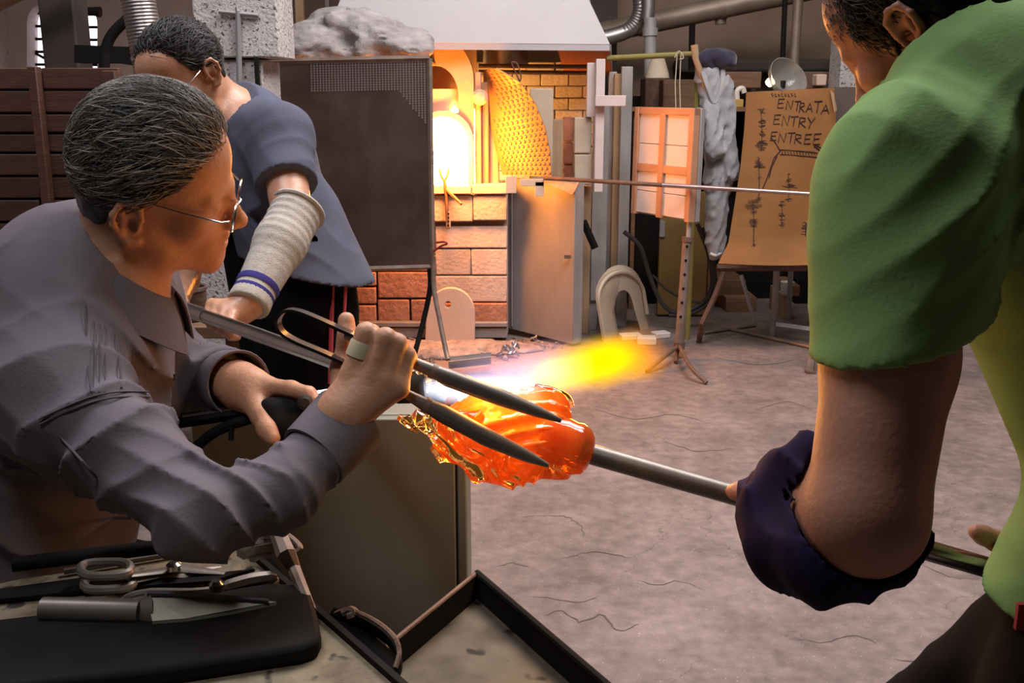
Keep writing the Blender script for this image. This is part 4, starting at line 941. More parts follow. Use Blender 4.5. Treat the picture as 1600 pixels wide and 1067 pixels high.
def word(nm, s, boxes):
    for ch, (x0, y0, x1, y1) in zip(s, boxes):
        mb = MB()
        for st_ in GLY[ch]: stroke(mb, [(x0+(x1-x0)*a+((y1-y0)*(1-b)*0.12), y0+(y1-y0)*b) for a, b in st_], 0.0058)
        link(nm, mb, m_ink, sg, smooth=0)
word('letter', 'ENTRATA', [(338, 122, 372, 172), (385, 130, 418, 180), (428, 135, 462, 188), (458, 142, 486, 196), (495, 145, 530, 194), (536, 135, 580, 198), (578, 152, 622, 204)])
word('letter', 'ENTRY', [(315, 210, 352, 262), (362, 215, 398, 270), (405, 220, 448, 275), (455, 225, 492, 280), (500, 225, 540, 283)])
word('letter', 'ENTREE', [(298, 305, 332, 352), (342, 312, 380, 362), (390, 310, 430, 366), (432, 318, 470, 370), (485, 318, 522, 372), (535, 315, 575, 375)])
mb = MB()
for k in range(8): stroke(mb, [(303+18*k, 96), (310+18*k, 90+(k % 3)*4), (307+18*k, 108), (316+18*k, 102+(k % 2)*6)], 0.004)
link('faint_scribble', mb, m_ink, sg, smooth=0)
mb = MB()
stroke(mb, [(300, 335), (330, 372), (352, 412), (345, 420), (318, 450), (300, 500), (280, 560), (255, 620)], .005); stroke(mb, [(350, 405), (460, 412), (560, 422)], .006); stroke(mb, [(352, 430), (460, 438), (556, 446)], .005)
stroke(mb, [(540, 385), (575, 410), (600, 435), (575, 465), (545, 512)], .007); stroke(mb, [(548, 380), (580, 395)], .006); stroke(mb, [(335, 440), (305, 500), (290, 560)], .005)
for k in range(12): stroke(mb, [(362+16*k, 412), (370+16*k, 436)], .003)
link('drawn_arrow', mb, m_ink, sg, smooth=0)
def sketch(cx, items, nm='chandelier_sketch'):
    mb = MB(); r_ = random.Random(cx)
    for (y, w, n) in [(q[0], q[1], max(2, int(q[2]*.7))) for q in items]:
        for k in range(n):
            yy = y+r_.uniform(-9, 9); a = r_.uniform(-w, w*0.1); b = r_.uniform(-w*0.1, w)
            stroke(mb, [(cx+a*.8, yy), (cx+(a+b)*.4, yy+r_.uniform(-9, 9)), (cx+b*.8, yy+r_.uniform(-5, 5))], 0.0026)
    y0, y1 = items[0][0], items[-1][0]
    stroke(mb, [(cx-4, y0), (cx+2, (y0+y1)/2), (cx-2, y1)], .003)
    link(nm, mb, m_ink, sg, smooth=0)
sketch(250, [(185, 40, 5), (205, 30, 4), (245, 32, 9), (268, 26, 6), (305, 22, 6), (325, 28, 6), (365, 40, 8), (380, 50, 12), (410, 25, 6)])
sketch(235, [(455, 25, 6), (480, 38, 10), (500, 48, 14), (560, 22, 3), (600, 14, 3), (640, 12, 3), (680, 26, 8)])
sketch(205, [(690, 62, 10), (715, 70, 14), (745, 26, 8), (800, 34, 12), (822, 30, 10), (860, 10, 4), (900, 6, 3), (935, 16, 8)])
sketch(400, [(540, 8, 3), (575, 20, 5), (605, 60, 12), (640, 20, 6), (680, 30, 8)]); sketch(362, [(690, 30, 4), (720, 26, 8), (770, 30, 12), (800, 24, 9), (830, 24, 8)]); sketch(495, [(820, 34, 8), (845, 36, 10), (865, 40, 9), (885, 14, 4)])
# reflector lamp above the sign
lp = thing('reflector_lamp', 'glass reflector lamp with a glowing bulb above the sign', 'lamp', WY(1225, 136, 5.97))
lc = WY(1222, 126, 5.97)
link('glass_shade', MB().lathe(lc+V((-0.02, 0.0, -0.03)), (0.35, -0.75, 0.5), [(0.03, 0), (0.07, 0.02), (0.115, 0.07), (0.122, 0.10), (0.117, 0.10), (0.105, 0.066), (0.06, 0.02), (0.02, 0.01)], 28), M('lamp_glass', (0.75, 0.72, 0.68), rough=0.15, trans=0.85, ior=1.3), lp)
link('bulb', MB().lathe(WY(1203, 130, 5.93), (0, 0, 1), [(0.006, -0.02), (0.022, -0.006), (0.026, 0.008), (0.016, 0.024), (0.004, 0.03)], 14), m_bulb, lp)
link('stem', MB().tube([WY(1222, 142, 5.97), WY(1224, 126, 5.97)], 0.015, 8), m_black, lp)
link('white_hook', MB().tube(curve([WY(1152, 158, 7.05), WY(1152, 142, 7.05), WY(1160, 138, 7.05), WY(1163, 145, 7.05)], 4), 0.018, 8), m_white, label='white plastic hook left of the sign top', cat='hook')
link('yellow_sponge', pxbox(1147, 155, 1162, 168, 7.0, 0.08), M('sponge', (0.45, 0.30, 0.09), rough=0.9), label='small yellow block under the white hook', cat='block', bev=0.006)
# shelves and boxes behind the sign
for (x0, y0, x1, y1, Y, mt, nm, lb) in ((1036, 124, 1096, 168, 7.3, m_brownwood, 'wooden_crate', 'wooden crate on the shelf behind the framed panel'), (1008, 122, 1038, 168, 7.5, m_rust, 'rusty_box', 'dark rusty box left of the wooden crate'), (1128, 112, 1190, 138, 7.2, m_brownwood, 'timber_baulk', 'timber baulk on the shelf behind the jacket'),
        (1255, 112, 1300, 140, 7.0, m_rust, 'low_box', 'dark low box behind the lamp'), (1276, 116, 1292, 134, 6.9, m_pink, 'pale_card', 'small pale card right of the lamp'), (1108, 130, 1180, 170, 7.5, m_rust, 'shelf_box', 'dark box under the timber baulk')):
    link(nm, pxbox(x0, y0, x1, y1, Y, 0.3), mt, label=lb, cat=nm.split('_')[1], bev=0.008)
link('storage_shelf', pxbox(985, 168, 1420, 174, 6.95, 0.7).add(*(lambda m: (m.v, m.f))(pxbox(1110, 174, 1116, 520, 7.0, 0.05))).add(*(lambda m: (m.v, m.f))(pxbox(1312, 174, 1318, 520, 7.0, 0.05))).add(*(lambda m: (m.v, m.f))(pxbox(986, 174, 992, 520, 7.0, 0.05))), m_brownwood, label='long brown shelf carrying boxes behind the sign', cat='shelf')
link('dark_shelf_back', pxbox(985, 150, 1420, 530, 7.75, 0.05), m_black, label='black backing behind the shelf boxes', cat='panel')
link('soot_ledge', pxbox(1060, 92, 1340, 114, 8.0, 0.31), M('sooty_ledge', (0.045, 0.035, 0.03), (0.09, 0.07, 0.06), 4, 0.9), label='dark sooty ledge along the back wall', cat='ledge', bev=0.03)
# overhead pipes and ducts
op = thing('overhead_pipe', 'large tan overhead pipe slanting along the back wall', 'pipe', WY(1100, 20, 7.8))
P0, P1 = WY(880, 64, 7.85), WY(1290, -22, 7.4)
link('pipe_run', MB().tube([P0, P1], 0.075, 18), m_pipe, op)
for t in (0.30, 0.62): c = P0.lerp(P1, t); link('joint', MB().tube([c, c+(P1-P0).normalized()*0.03], 0.082, 18), m_pipe, op)
link('cap_stub', MB().tube([WY(1126, 18, 7.6), WY(1126, 38, 7.6)], 0.04, 12), m_pipe, op)
link('flexible_pipe', MB().tube([WY(1012, -20, 7.2), WY(1014, 8, 7.2), WY(1012, 30, 7.2)], 0.045, 16), m_alu, label='silver flexible pipe dropping to the grey tee', cat='pipe')
fl2 = curve([WY(1000, -15, 7.3), WY(1000, 20, 7.3), WY(985, 45, 7.3), WY(950, 58, 7.3), WY(905, 64, 7.3)], 12)
link('curved_duct', MB().tube(fl2, [0.05+(0.004 if i % 2 else 0) for i in range(len(fl2))], 16), m_alu, label='curved ribbed duct behind the hood corner', cat='duct')
te = thing('pipe_tee', 'grey plastic pipe tee left of the olive rail', 'pipe fitting', WY(1017, 120, 7.1))
link('tee_body', MB().tube([WY(1016, 28, 7.1), WY(1016, 120, 7.1)], 0.042, 14), m_post, te); link('tee_ring', MB().tube([WY(1016, 44, 7.1), WY(1016, 56, 7.1)], 0.052, 14), m_post, te)
link('cone', MB().lathe(WY(1027, 122, 7.0), (0, 0, 1), [(0.08, 0), (0.075, 0.03), (0.04, 0.14), (0.02, 0.15)], 16), m_ivory, te)
for (x0, x1, r, mt, lb) in ((1248, 1240, 0.034, m_pipe, 'galvanised downpipe behind the lamp'), (1227, 1222, 0.018, m_black, 'thin black pipe beside the downpipe'), (1082, 1080, 0.022, m_black, 'black pipe above the olive rail')):
    link('vertical_pipe', MB().tube([WY(x0, -10 if x0 > 1100 else 22, 7.2 if x0 > 1100 else 7.62), WY(x1, 112 if x0 > 1100 else 110, 7.2 if x0 > 1100 else 7.62)], r, 12), mt, label=lb, cat='pipe', group='vertical pipes on the back wall')
link('terrazzo_pillar', pxbox(1304, -60, 1345, 540, 6.7, 0.25), m_block, label='speckled pillar behind the man in green', cat='pillar', bev=0.01)
link('rolled_curtain', MB().tube([WY(920, -20, 7.0), WY(921, 60, 7.0)], 0.01, 6), m_post, label='thin grey rod behind the hood slope', cat='rod')

# ---------------------------------------------------------------- work table and tools
TZ = 0.88
m_table = M('stained_table_top', (0.11, 0.075, 0.045), (0.27, 0.22, 0.14), 16, 0.75, bump=0.4, bscale=50, c3=(0.33, 0.28, 0.20), spk=(0.035, 0.025, 0.02), spks=30, spkt=0.6)
m_dksteel = M('dark_tool_steel', (0.17, 0.145, 0.125), (0.26, 0.225, 0.195), 14, 0.42, metal=0.5)
m_chrome = M('worn_chrome', (0.42, 0.40, 0.40), (0.55, 0.53, 0.53), 9, 0.22, metal=1.0)
def T(x, y, dz=0.0): return WZ(x, y, TZ+dz)
tb = thing('tool_table', 'stained work table with iron edging below the seated man', 'table', (T(200, 1000).x, T(200, 1000).y, 0))
tc_ = [T(-160, 945), T(30, 905), T(375, 855), T(640, 1090), T(500, 1300), T(-160, 1300)]
link('table_top', MB().prism(tc_, (0, 0, -0.045)), m_table, tb, smooth=0)
e0, e1 = T(375, 857), T(640, 1092)
link('edge_strip', MB().slab((e0+V((0, 0, .008)), e1+V((0, 0, .008)), e1+V((0, 0, -.05)), e0+V((0, 0, -.05))), (0.006, 0.004, 0)), m_black, tb, smooth=0)
for (x, y) in ((30, 960), (395, 890), (560, 1120)):
    p = T(x, y); link('leg', MB().box((p.x-0.01, p.y-0.01, (TZ-0.045)/2), (0.05, 0.05, TZ-0.045)), m_black, tb, bev=0.003)
# black paddle block
bp_ = [T(-120, 1010), T(0, 994), T(250, 964), T(420, 936), T(470, 938), T(487, 948), T(497, 985), T(503, 1018), T(498, 1030), T(470, 1040), T(250, 1075), T(-120, 1120)]
link('black_paddle', MB().prism(bp_, (0, 0, 0.022)), m_black, label='large black wooden paddle lying at the front of the tool table', cat='paddle', bev=0.006, smooth=30)
def loop(cx, cy, rx, ry, rot, n=20, dz=0.012):
    out = []
    for i in range(n+1):
        a = 2*PI*i/n; x = rx*math.copysign(abs(math.cos(a))**0.6, math.cos(a)); y_ = ry*math.copysign(abs(math.sin(a))**0.8, math.sin(a))
        out.append(T(cx+x*math.cos(rot)-y_*math.sin(rot), cy+x*math.sin(rot)+y_*math.cos(rot), dz))
    return out
ss = thing('glass_shears', 'steel glass shears with two oval handles on the tool table', 'shears', T(230, 900))
link('handle', MB().tube(loop(165, 889, 39, 11, -0.02, dz=0.03), 0.0055, 8), m_dksteel, ss); link('handle', MB().tube(loop(170, 911, 39, 10, -0.06, dz=0.012), 0.0055, 8), m_dksteel, ss)
link('blade', MB().tube([T(202, 899, .022), T(250, 893, .014), T(285, 888, .012), T(352, 896, .008)], [0.006, 0.008, 0.014, 0.004], 8, flat=(0.35, 1)), m_dksteel, ss)
link('blade', MB().tube([T(208, 908, .014), T(250, 899, .010), T(285, 895, .008), T(345, 885, .006)], [0.006, 0.007, 0.016, 0.003], 8, flat=(0.35, 1)), m_dksteel, ss)
link('pivot_screw', MB().lathe(T(272, 889, .018), (0, 0, 1), [(0.009, 0), (0.009, 0.006), (0.005, 0.009)], 12), m_chrome, ss)
s2 = thing('jack_tongs', 'worn steel tongs lying behind the flat trowel', 'tongs', T(330, 925))
link('arm', MB().tube(curve([T(190, 940, .01), T(205, 930, .018), T(235, 925, .02), T(300, 925, .02), T(345, 920, .02), T(390, 908, .022), T(432, 902, .02)], 4), [0.004]*8+[0.005]*9+[0.009]*7+[0.004], 8), m_dksteel, s2)
link('arm', MB().tube(curve([T(192, 944, .006), T(240, 932, .01), T(320, 930, .012), T(360, 922, .012), T(400, 914, .012), T(434, 906, .01)], 4), [0.004]*9+[0.006]*4+[0.009]*7+[0.004], 8), m_dksteel, s2)
link('pivot_bolt', MB().lathe(T(339, 922, .03), (0, 0, 1), [(0.008, 0), (0.0085, 0.008), (0.005, 0.012)], 12), m_chrome, s2)
tw = thing('flat_trowel', 'pointed flat steel trowel with a round tube handle', 'trowel', T(230, 950))
link('handle', MB().tube([T(67, 952, .028), T(220, 955, .028)], 0.0135, 16), m_dksteel, tw)
link('ferrule', MB().tube([T(216, 955, .028), T(232, 954, .026)], [0.012, 0.02], 12), m_dksteel, tw)
link('blade', MB().prism([T(228, 926, .045), T(300, 928, .04), T(432, 940, .03), T(360, 955, .026), T(290, 966, .026), T(238, 970, .026)], (0, 0, -0.004)), M('brushed_blade', (0.30, 0.28, 0.21), (0.40, 0.37, 0.29), 12, 0.4, metal=0.4), tw, smooth=0)
link('fold', MB().tube([T(230, 927, .046), T(300, 929, .042), T(420, 939, .032)], 0.003, 6), m_chrome, tw)
rd = thing('black_tube', 'black tube with a pale cut end along the far table edge', 'tube', T(170, 860))
link('tube', MB().tube([T(20, 882, .03), T(278, 851, .03)], 0.009, 12), m_black, rd); link('cut_end', MB().tube([T(276, 851.3, .03), T(284, 850.3, .03)], 0.0095, 12), m_post, rd)
link('thin_rod', MB().tube([T(100, 893, .006), T(290, 862, .006)], 0.004, 8), m_dksteel, label='thin dark rod lying on the pale strip of the table', cat='rod')
link('dark_knife', MB().prism([T(-40, 930, .004), T(140, 905, .004), T(330, 900, .004), T(398, 893, .004), T(330, 912, .004), T(150, 925, .004), T(-40, 945, .004)], (0, 0, 0.004)), m_black, label='long black flat blade under the shears', cat='blade', smooth=0)
# pipe rest bracket at the far corner
br = thing('bracket_rest', 'worn steel bracket rest at the far corner of the table', 'bracket', T(420, 880))
link('jaw', MB().prism([T(368, 856, .03), T(392, 842, .05), T(428, 838, .05), T(430, 848, .045), T(398, 852, .045), T(380, 862, .03)], (0, 0, -.012)), m_frame, br, bev=0.002)
link('rod', MB().tube([T(432, 826, .06), T(448, 868, .045), T(460, 890, .03), T(487, 955, .01)], [0.010, 0.012, 0.008, 0.006], 8), m_frame, br)
link('wire_loop', MB().tube(curve([T(430, 824, .065), T(455, 840, .055), T(469, 855, .05), T(462, 862, .045), T(446, 858, .045)], 5), 0.0035, 6), m_frame, br)
link('bolt', MB().lathe(T(412, 836, .05), (0, 0, 1), [(0.012, 0), (0.012, 0.008), (0.006, 0.014)], 6), m_chrome, br)
link('post', MB().tube([T(408, 868, -.03), T(405, 842, .05)], 0.007, 8), m_frame, br); link('clamp', MB().tube(curve([T(395, 872, .02), T(405, 866, .03), T(425, 863, .03), T(440, 860, .035)], 3), 0.006, 6), m_dksteel, br)
# curved iron strap hooked on the edge
cs = thing('curved_strap', 'curved black iron strap hooked at the table edge', 'strap', T(570, 1020))
pts = curve([T(530, 955, -.02), T(520, 975, -.03), T(545, 968, -.01), T(585, 985, 0.0), T(615, 1010, 0.0), T(624, 1035, -.01), T(618, 1060, -.02)], 6)
link('band', MB().tube(pts, 0.012, 6, flat=(1, 0.25)), m_black, cs); link('rim', MB().tube([p+V((0, 0, .012)) for p in pts[8:]], 0.003, 6), m_rust, cs)
link('web', MB().prism([T(522, 968, -.012), T(560, 978, -.012), T(600, 1002, -.012), T(622, 1040, -.012), T(612, 1068, -.012), T(560, 1020, -.012)], (0, 0, -.004)), m_black, cs, smooth=0)
link('scroll', MB().tube(curve([T(535, 958, .0), T(548, 953, .004), T(556, 960, .004), T(545, 964, .0)], 5), 0.005, 6), m_rust, cs)

# sheet steel shield and drip tray
m_olive = M('grey_green_sheet', (0.185, 0.185, 0.15), (0.24, 0.235, 0.19), 4, 0.55, metal=0.25, spk=(0.045, 0.04, 0.03), spks=14, spkt=0.70, stretch=(1, 1, 0.5))
cb = thing('sheet_metal_cabinet', 'grey-green sheet metal cabinet between the bench and the tray', 'cabinet', (-0.3, 1.75, 0))
CY = 1.70
cx0, cx1, cxs = WY(300, 700, CY).x, WY(729, 715, CY).x, WY(713, 715, CY).x; cz = WY(500, 652, CY).z
link('body', MB().box(((cx0+cx1)/2, CY+0.09, cz/2), (cx1-cx0, 0.14, cz)), m_olive, cb, bev=0.004)
link('front_door', MB().box(((cx0+cxs)/2-0.001, CY+0.008, cz/2), (cxs-cx0-0.003, 0.02, cz-0.004)), m_olive, cb, bev=0.003)
link('edge_panel', MB().box(((cxs+cx1)/2+0.0005, CY+0.008, cz/2), (cx1-cxs-0.002, 0.02, cz-0.004)), m_olive, cb, bev=0.003)
TR_Z = 0.63
ty = thing('drip_tray', 'black-rimmed steel tray standing corner-on beside the cabinet', 'tray', (WZ(745, 980, TR_Z).x, WZ(745, 1000, TR_Z).y, 0))
kc, kl, kr = WZ(745, 895, TR_Z+.03), WZ(612, 1004, TR_Z+.03), WZ(945, 1067, TR_Z+.03)
dl = (kl-kc).normalized(); drr = (kr-kc).normalized(); Ll, Lr = 0.62, 0.75
q0, q1, q2, q3 = kc, kc+dl*Ll, kc+dl*Ll+drr*Lr, kc+drr*Lr
dz_ = V((0, 0, -0.045))
m_trayf = M('tray_floor', (0.075, 0.062, 0.045), (0.14, 0.115, 0.085), 9, 0.5, metal=0.4, c3=(0.20, 0.165, 0.12), spk=(0.02, 0.017, 0.014), spks=16, spkt=0.64, rvar=0.12)
link('tray_floor', MB().prism([q0+dz_, q1+dz_, q2+dz_, q3+dz_], (0, 0, -0.004)), m_trayf, ty, smooth=0)
for a, b, n in ((q0, q1, drr), (q1, q2, -dl), (q2, q3, -drr), (q3, q0, dl)):
    link('rim', MB().slab((a, b, b+dz_, a+dz_), n*0.004), m_black, ty, smooth=0)
link('rolled_edge', MB().tube([q0, q3], 0.006, 8), m_black, ty); link('rolled_edge', MB().tube([q0, q1], 0.004, 8), m_rust, ty)
for q in (q0+(dl+drr)*.05, q1+(drr-dl)*.05, q2-(dl+drr)*.05, q3+(dl-drr)*.05): link('leg', MB().box((q.x, q.y, (TR_Z-0.02)/2), (0.03, 0.03, TR_Z-0.02)), m_black, ty)

# ---------------------------------------------------------------- pipes, jacks, torch, glass, flame
p3 = thing('punty_pipe', 'dark steel pipe carrying the hot glass, held by the man in green', 'pipe', W(1200, 785, 1.22))
A0, A1 = W(905, 704, 1.33), W(1600, 903, 1.25)
link('tube', MB().tube([A0, A0.lerp(A1, .78)], [0.0135, 0.0125], 18), m_dksteel, p3); link('grip_end', MB().tube([A0.lerp(A1, .775), A0.lerp(A1, .94)], 0.0130, 18), m_chrome, p3); link('end_cap', MB().tube([A0.lerp(A1, .94), A1], 0.0135, 18), m_black, p3)
p2 = thing('blow_pipe', 'shiny steel blow pipe held by the man in the blue shirt', 'pipe', W(420, 525, 1.9))
B0, B1 = W(262, 473, 2.24), W(705, 630, 1.42)
link('tube', MB().tube([B0, B1], [0.0145, 0.0115], 18), m_chrome, p2); link('sleeve', MB().tube([B0.lerp(B1, .02), B0.lerp(B1, .2)], 0.0155, 18), m_stain, p2)
# jacks: two long blades joined by a sprung strap handle
jk = thing('glass_jacks', 'long steel jacks gripped in the seated man\'s right hand', 'tongs', W(560, 560, 1.25))
m_strap = M('blackened_spring_steel', (0.035, 0.03, 0.028), (0.07, 0.06, 0.055), 9, 0.3, metal=0.85)
ua = curve([W(562, 530, 1.225), W(530, 516, 1.225), W(490, 498, 1.225), W(460, 487, 1.225), W(441, 488, 1.23), W(431, 503, 1.235), W(437, 520, 1.24), W(458, 534, 1.24), W(500, 552, 1.235), W(545, 572, 1.23)], 6)
mbu = MB(); n = len(ua)
wd_ = V((0, 1, -0.1)).normalized()*0.024
vs = []
for i, p in enumerate(ua):
    t = (ua[min(n-1, i+1)]-ua[max(0, i-1)]).normalized(); nn = t.cross(wd_).normalized()*0.0018
    vs += [p-nn, p+nn, p+wd_+nn, p+wd_-nn]
mbu.add(vs, [(4*i+k, 4*i+(k+1) % 4, 4*i+4+(k+1) % 4, 4*i+4+k) for i in range(n-1) for k in range(4)]+[(3, 2, 1, 0), tuple(4*(n-1)+k for k in range(4))])
link('spring_handle', mbu, m_strap, jk, smooth=40)
link('blade', MB().tube([W(540, 523, 1.235), W(600, 548, 1.225), W(640, 564, 1.225), W(678, 580, 1.23), W(700, 590, 1.235), W(780, 620, 1.255), W(840, 643, 1.27), W(876, 657, 1.28)], [0.005, 0.005, 0.0065, 0.0085, 0.011, 0.0108, 0.0075, 0.003], 12), m_dksteel, jk)
link('blade', MB().tube([W(540, 568, 1.235), W(600, 597, 1.225), W(636, 616, 1.225), W(666, 633, 1.23), W(690, 645, 1.235), W(760, 683, 1.25), W(820, 711, 1.265), W(856, 727, 1.275)], [0.005, 0.005, 0.006, 0.0085, 0.011, 0.0112, 0.008, 0.003], 12), m_dksteel, jk)
for (x, y) in ((676, 579.5), (666, 632.5)): link('ferrule', MB().tube([W(x-3, y-1.6, 1.23), W(x+4, y+2, 1.231)], 0.0098, 12), m_frame, jk)
# torch
to = thing('gas_torch', 'black gas torch held in the seated man\'s left hand', 'torch', W(460, 650, 1.42))
link('barrel', MB().tube([W(280, 658, 1.44), W(400, 640, 1.43), W(520, 621, 1.43), W(618, 607, 1.43)], 0.0105, 4), m_black, to, smooth=0)
link('barrel_top', MB().tube([W(286, 651, 1.436), W(385, 637, 1.428)], 0.003, 6), m_chrome, to); link('barrel_top', MB().tube([W(494, 617, 1.42), W(520, 613, 1.42)], 0.006, 6), m_chrome, to)
link('nozzle', MB().lathe(W(606, 612, 1.43), (W(665, 606, 1.43)-W(606, 612, 1.43)), [(0.012, 0), (0.018, 0.012), (0.0195, 0.03), (0.0195, 0.052), (0.017, 0.052), (0.016, 0.02)], 24), m_black, to)
sdfobj('valve_body', Sdf([cap(W(425, 645, 1.40), W(505, 640, 1.41), 0.022, 0.018, .01), cap(W(440, 665, 1.39), W(470, 680, 1.39), 0.02, 0.018, .01), cap(W(478, 630, 1.39), W(492, 640, 1.385), 0.012, 0.011, .006), cap(W(500, 655, 1.40), W(512, 648, 1.40), .012, .01, .006)]), 0.0035, m_black, to, 1)
link('knob', MB().lathe(W(478, 628, 1.378), (0.1, -1, 0.2), [(0.010, 0), (0.011, 0.008), (0.006, 0.012)], 12), m_rubber, to)
link('hose', MB().tube(curve([W(400, 652, 1.42), W(385, 656, 1.42), W(350, 668, 1.42), W(318, 688, 1.43), W(290, 720, 1.46), W(270, 770, 1.5)], 5), 0.0075, 10), m_black, to); link('hose_clip', MB().tube([W(362, 668, 1.41), W(361, 688, 1.41)], 0.004, 6), m_black, to)
# hot glass
def glassmat(name, col, em, es, tr, rough=0.04):
    return M(name, col, rough=rough, trans=tr, ior=1.45, emit=em, es=es)
m_hot = M('glowing_glass', (0.92, 0.12, 0.010), (1.0, 0.34, 0.03), 18, 0.05, c3=(1.0, 0.50, 0.06), trans=0.25, emit=(1.0, 0.10, 0.005), es=0.20)
m_amber = glassmat('amber_glass', (1.0, 0.66, 0.22), (1.0, 0.30, 0.02), 0.02, 1.0, 0.02)
m_collar = M('ruby_glass', (0.45, 0.05, 0.012), (0.80, 0.20, 0.03), 24, 0.08, trans=0.4, emit=(1.0, 0.10, 0.01), es=0.10)
gl = thing('hot_glass', 'glowing amber glass piece worked between the jacks at the pipe end', 'glass', W(780, 750, 1.34))
ga = (W(640, 640, 1.38)-W(900, 702, 1.33)).normalized()
g0 = W(900, 702, 1.33)
def swirl(P):
    q = P-npv(g0); t = q@npv(ga); a_ = V(ga).orthogonal().normalized(); b_ = V(ga).cross(a_); th = np.arctan2(q@npv(b_), q@npv(a_))
    return 0.0060*np.abs(np.sin(6*th+t*85+2.2*vnoise(P, 16, 2)))+0.0016*vnoise(P, 50, 7)-.002
sdfobj('glowing_body', Cloth(Sdf([ec(W(848, 682, 1.335), W(770, 662, 1.345), (0, 1, 0), .040, .038, .046, .044, .03), ec(W(775, 668, 1.345), W(722, 664, 1.36), (0, 1, 0), .042, .040, .028, .028, .03), ell(W(852, 645, 1.36), (.036, .034, .032), None, .02), ell(W(810, 640, 1.37), (.04, .035, .028), None, .02), ell(W(800, 715, 1.33), (.04, .03, .028), None, .02)]), None, disp=swirl), 0.003, m_hot, gl, 1)
link('collar', MB().lathe(W(838, 684, 1.333), (W(930, 710, 1.327)-W(838, 684, 1.333)), [(0.03, 0), (0.036, .006), (0.037, .018), (0.0355, .028), (0.0365, .036), (0.034, .048), (0.035, .055), (0.030, .066), (0.022, .073), (0.012, .076)], 32), m_collar, gl)
pet = [ell(W(855, 632, 1.385), (.030, .014, .026), None, .02), ell(W(800, 735, 1.31), (.036, .016, .022), None, .015), ell(W(758, 728, 1.305), (.024, .012, .022), None, .012), ell(W(712, 694, 1.305), (.028, .014, .026), None, .015), ell(W(735, 680, 1.31), (.03, .015, .03), None, .015), ell(W(660, 655, 1.33), (.034, .012, .012), None, .012), ell(W(690, 665, 1.32), (.026, .012, .016), None, .012),
       ell(W(835, 738, 1.31), (.026, .01, .010), None, .012), ell(W(880, 728, 1.32), (.028, .02, .012), None, .01), ell(W(655, 590, 1.45), (.022, .01, .014), None, .012), ell(W(690, 592, 1.46), (.03, .012, .014), None, .012), ell(W(640, 592, 1.44), (.014, .01, .012), None, .01)]
pet = [('e', p[1], p[2]*1.22, p[3], p[4]) for p in pet]
sdfobj('clear_petals', Cloth(Sdf(pet), None, disp=lambda P: 0.006*np.abs(np.sin(P[:, 0]*110+3*vnoise(P, 25, 3)+P[:, 2]*90))+0.004*vnoise(P, 45, 5)), 0.0026, m_amber, gl, 1)
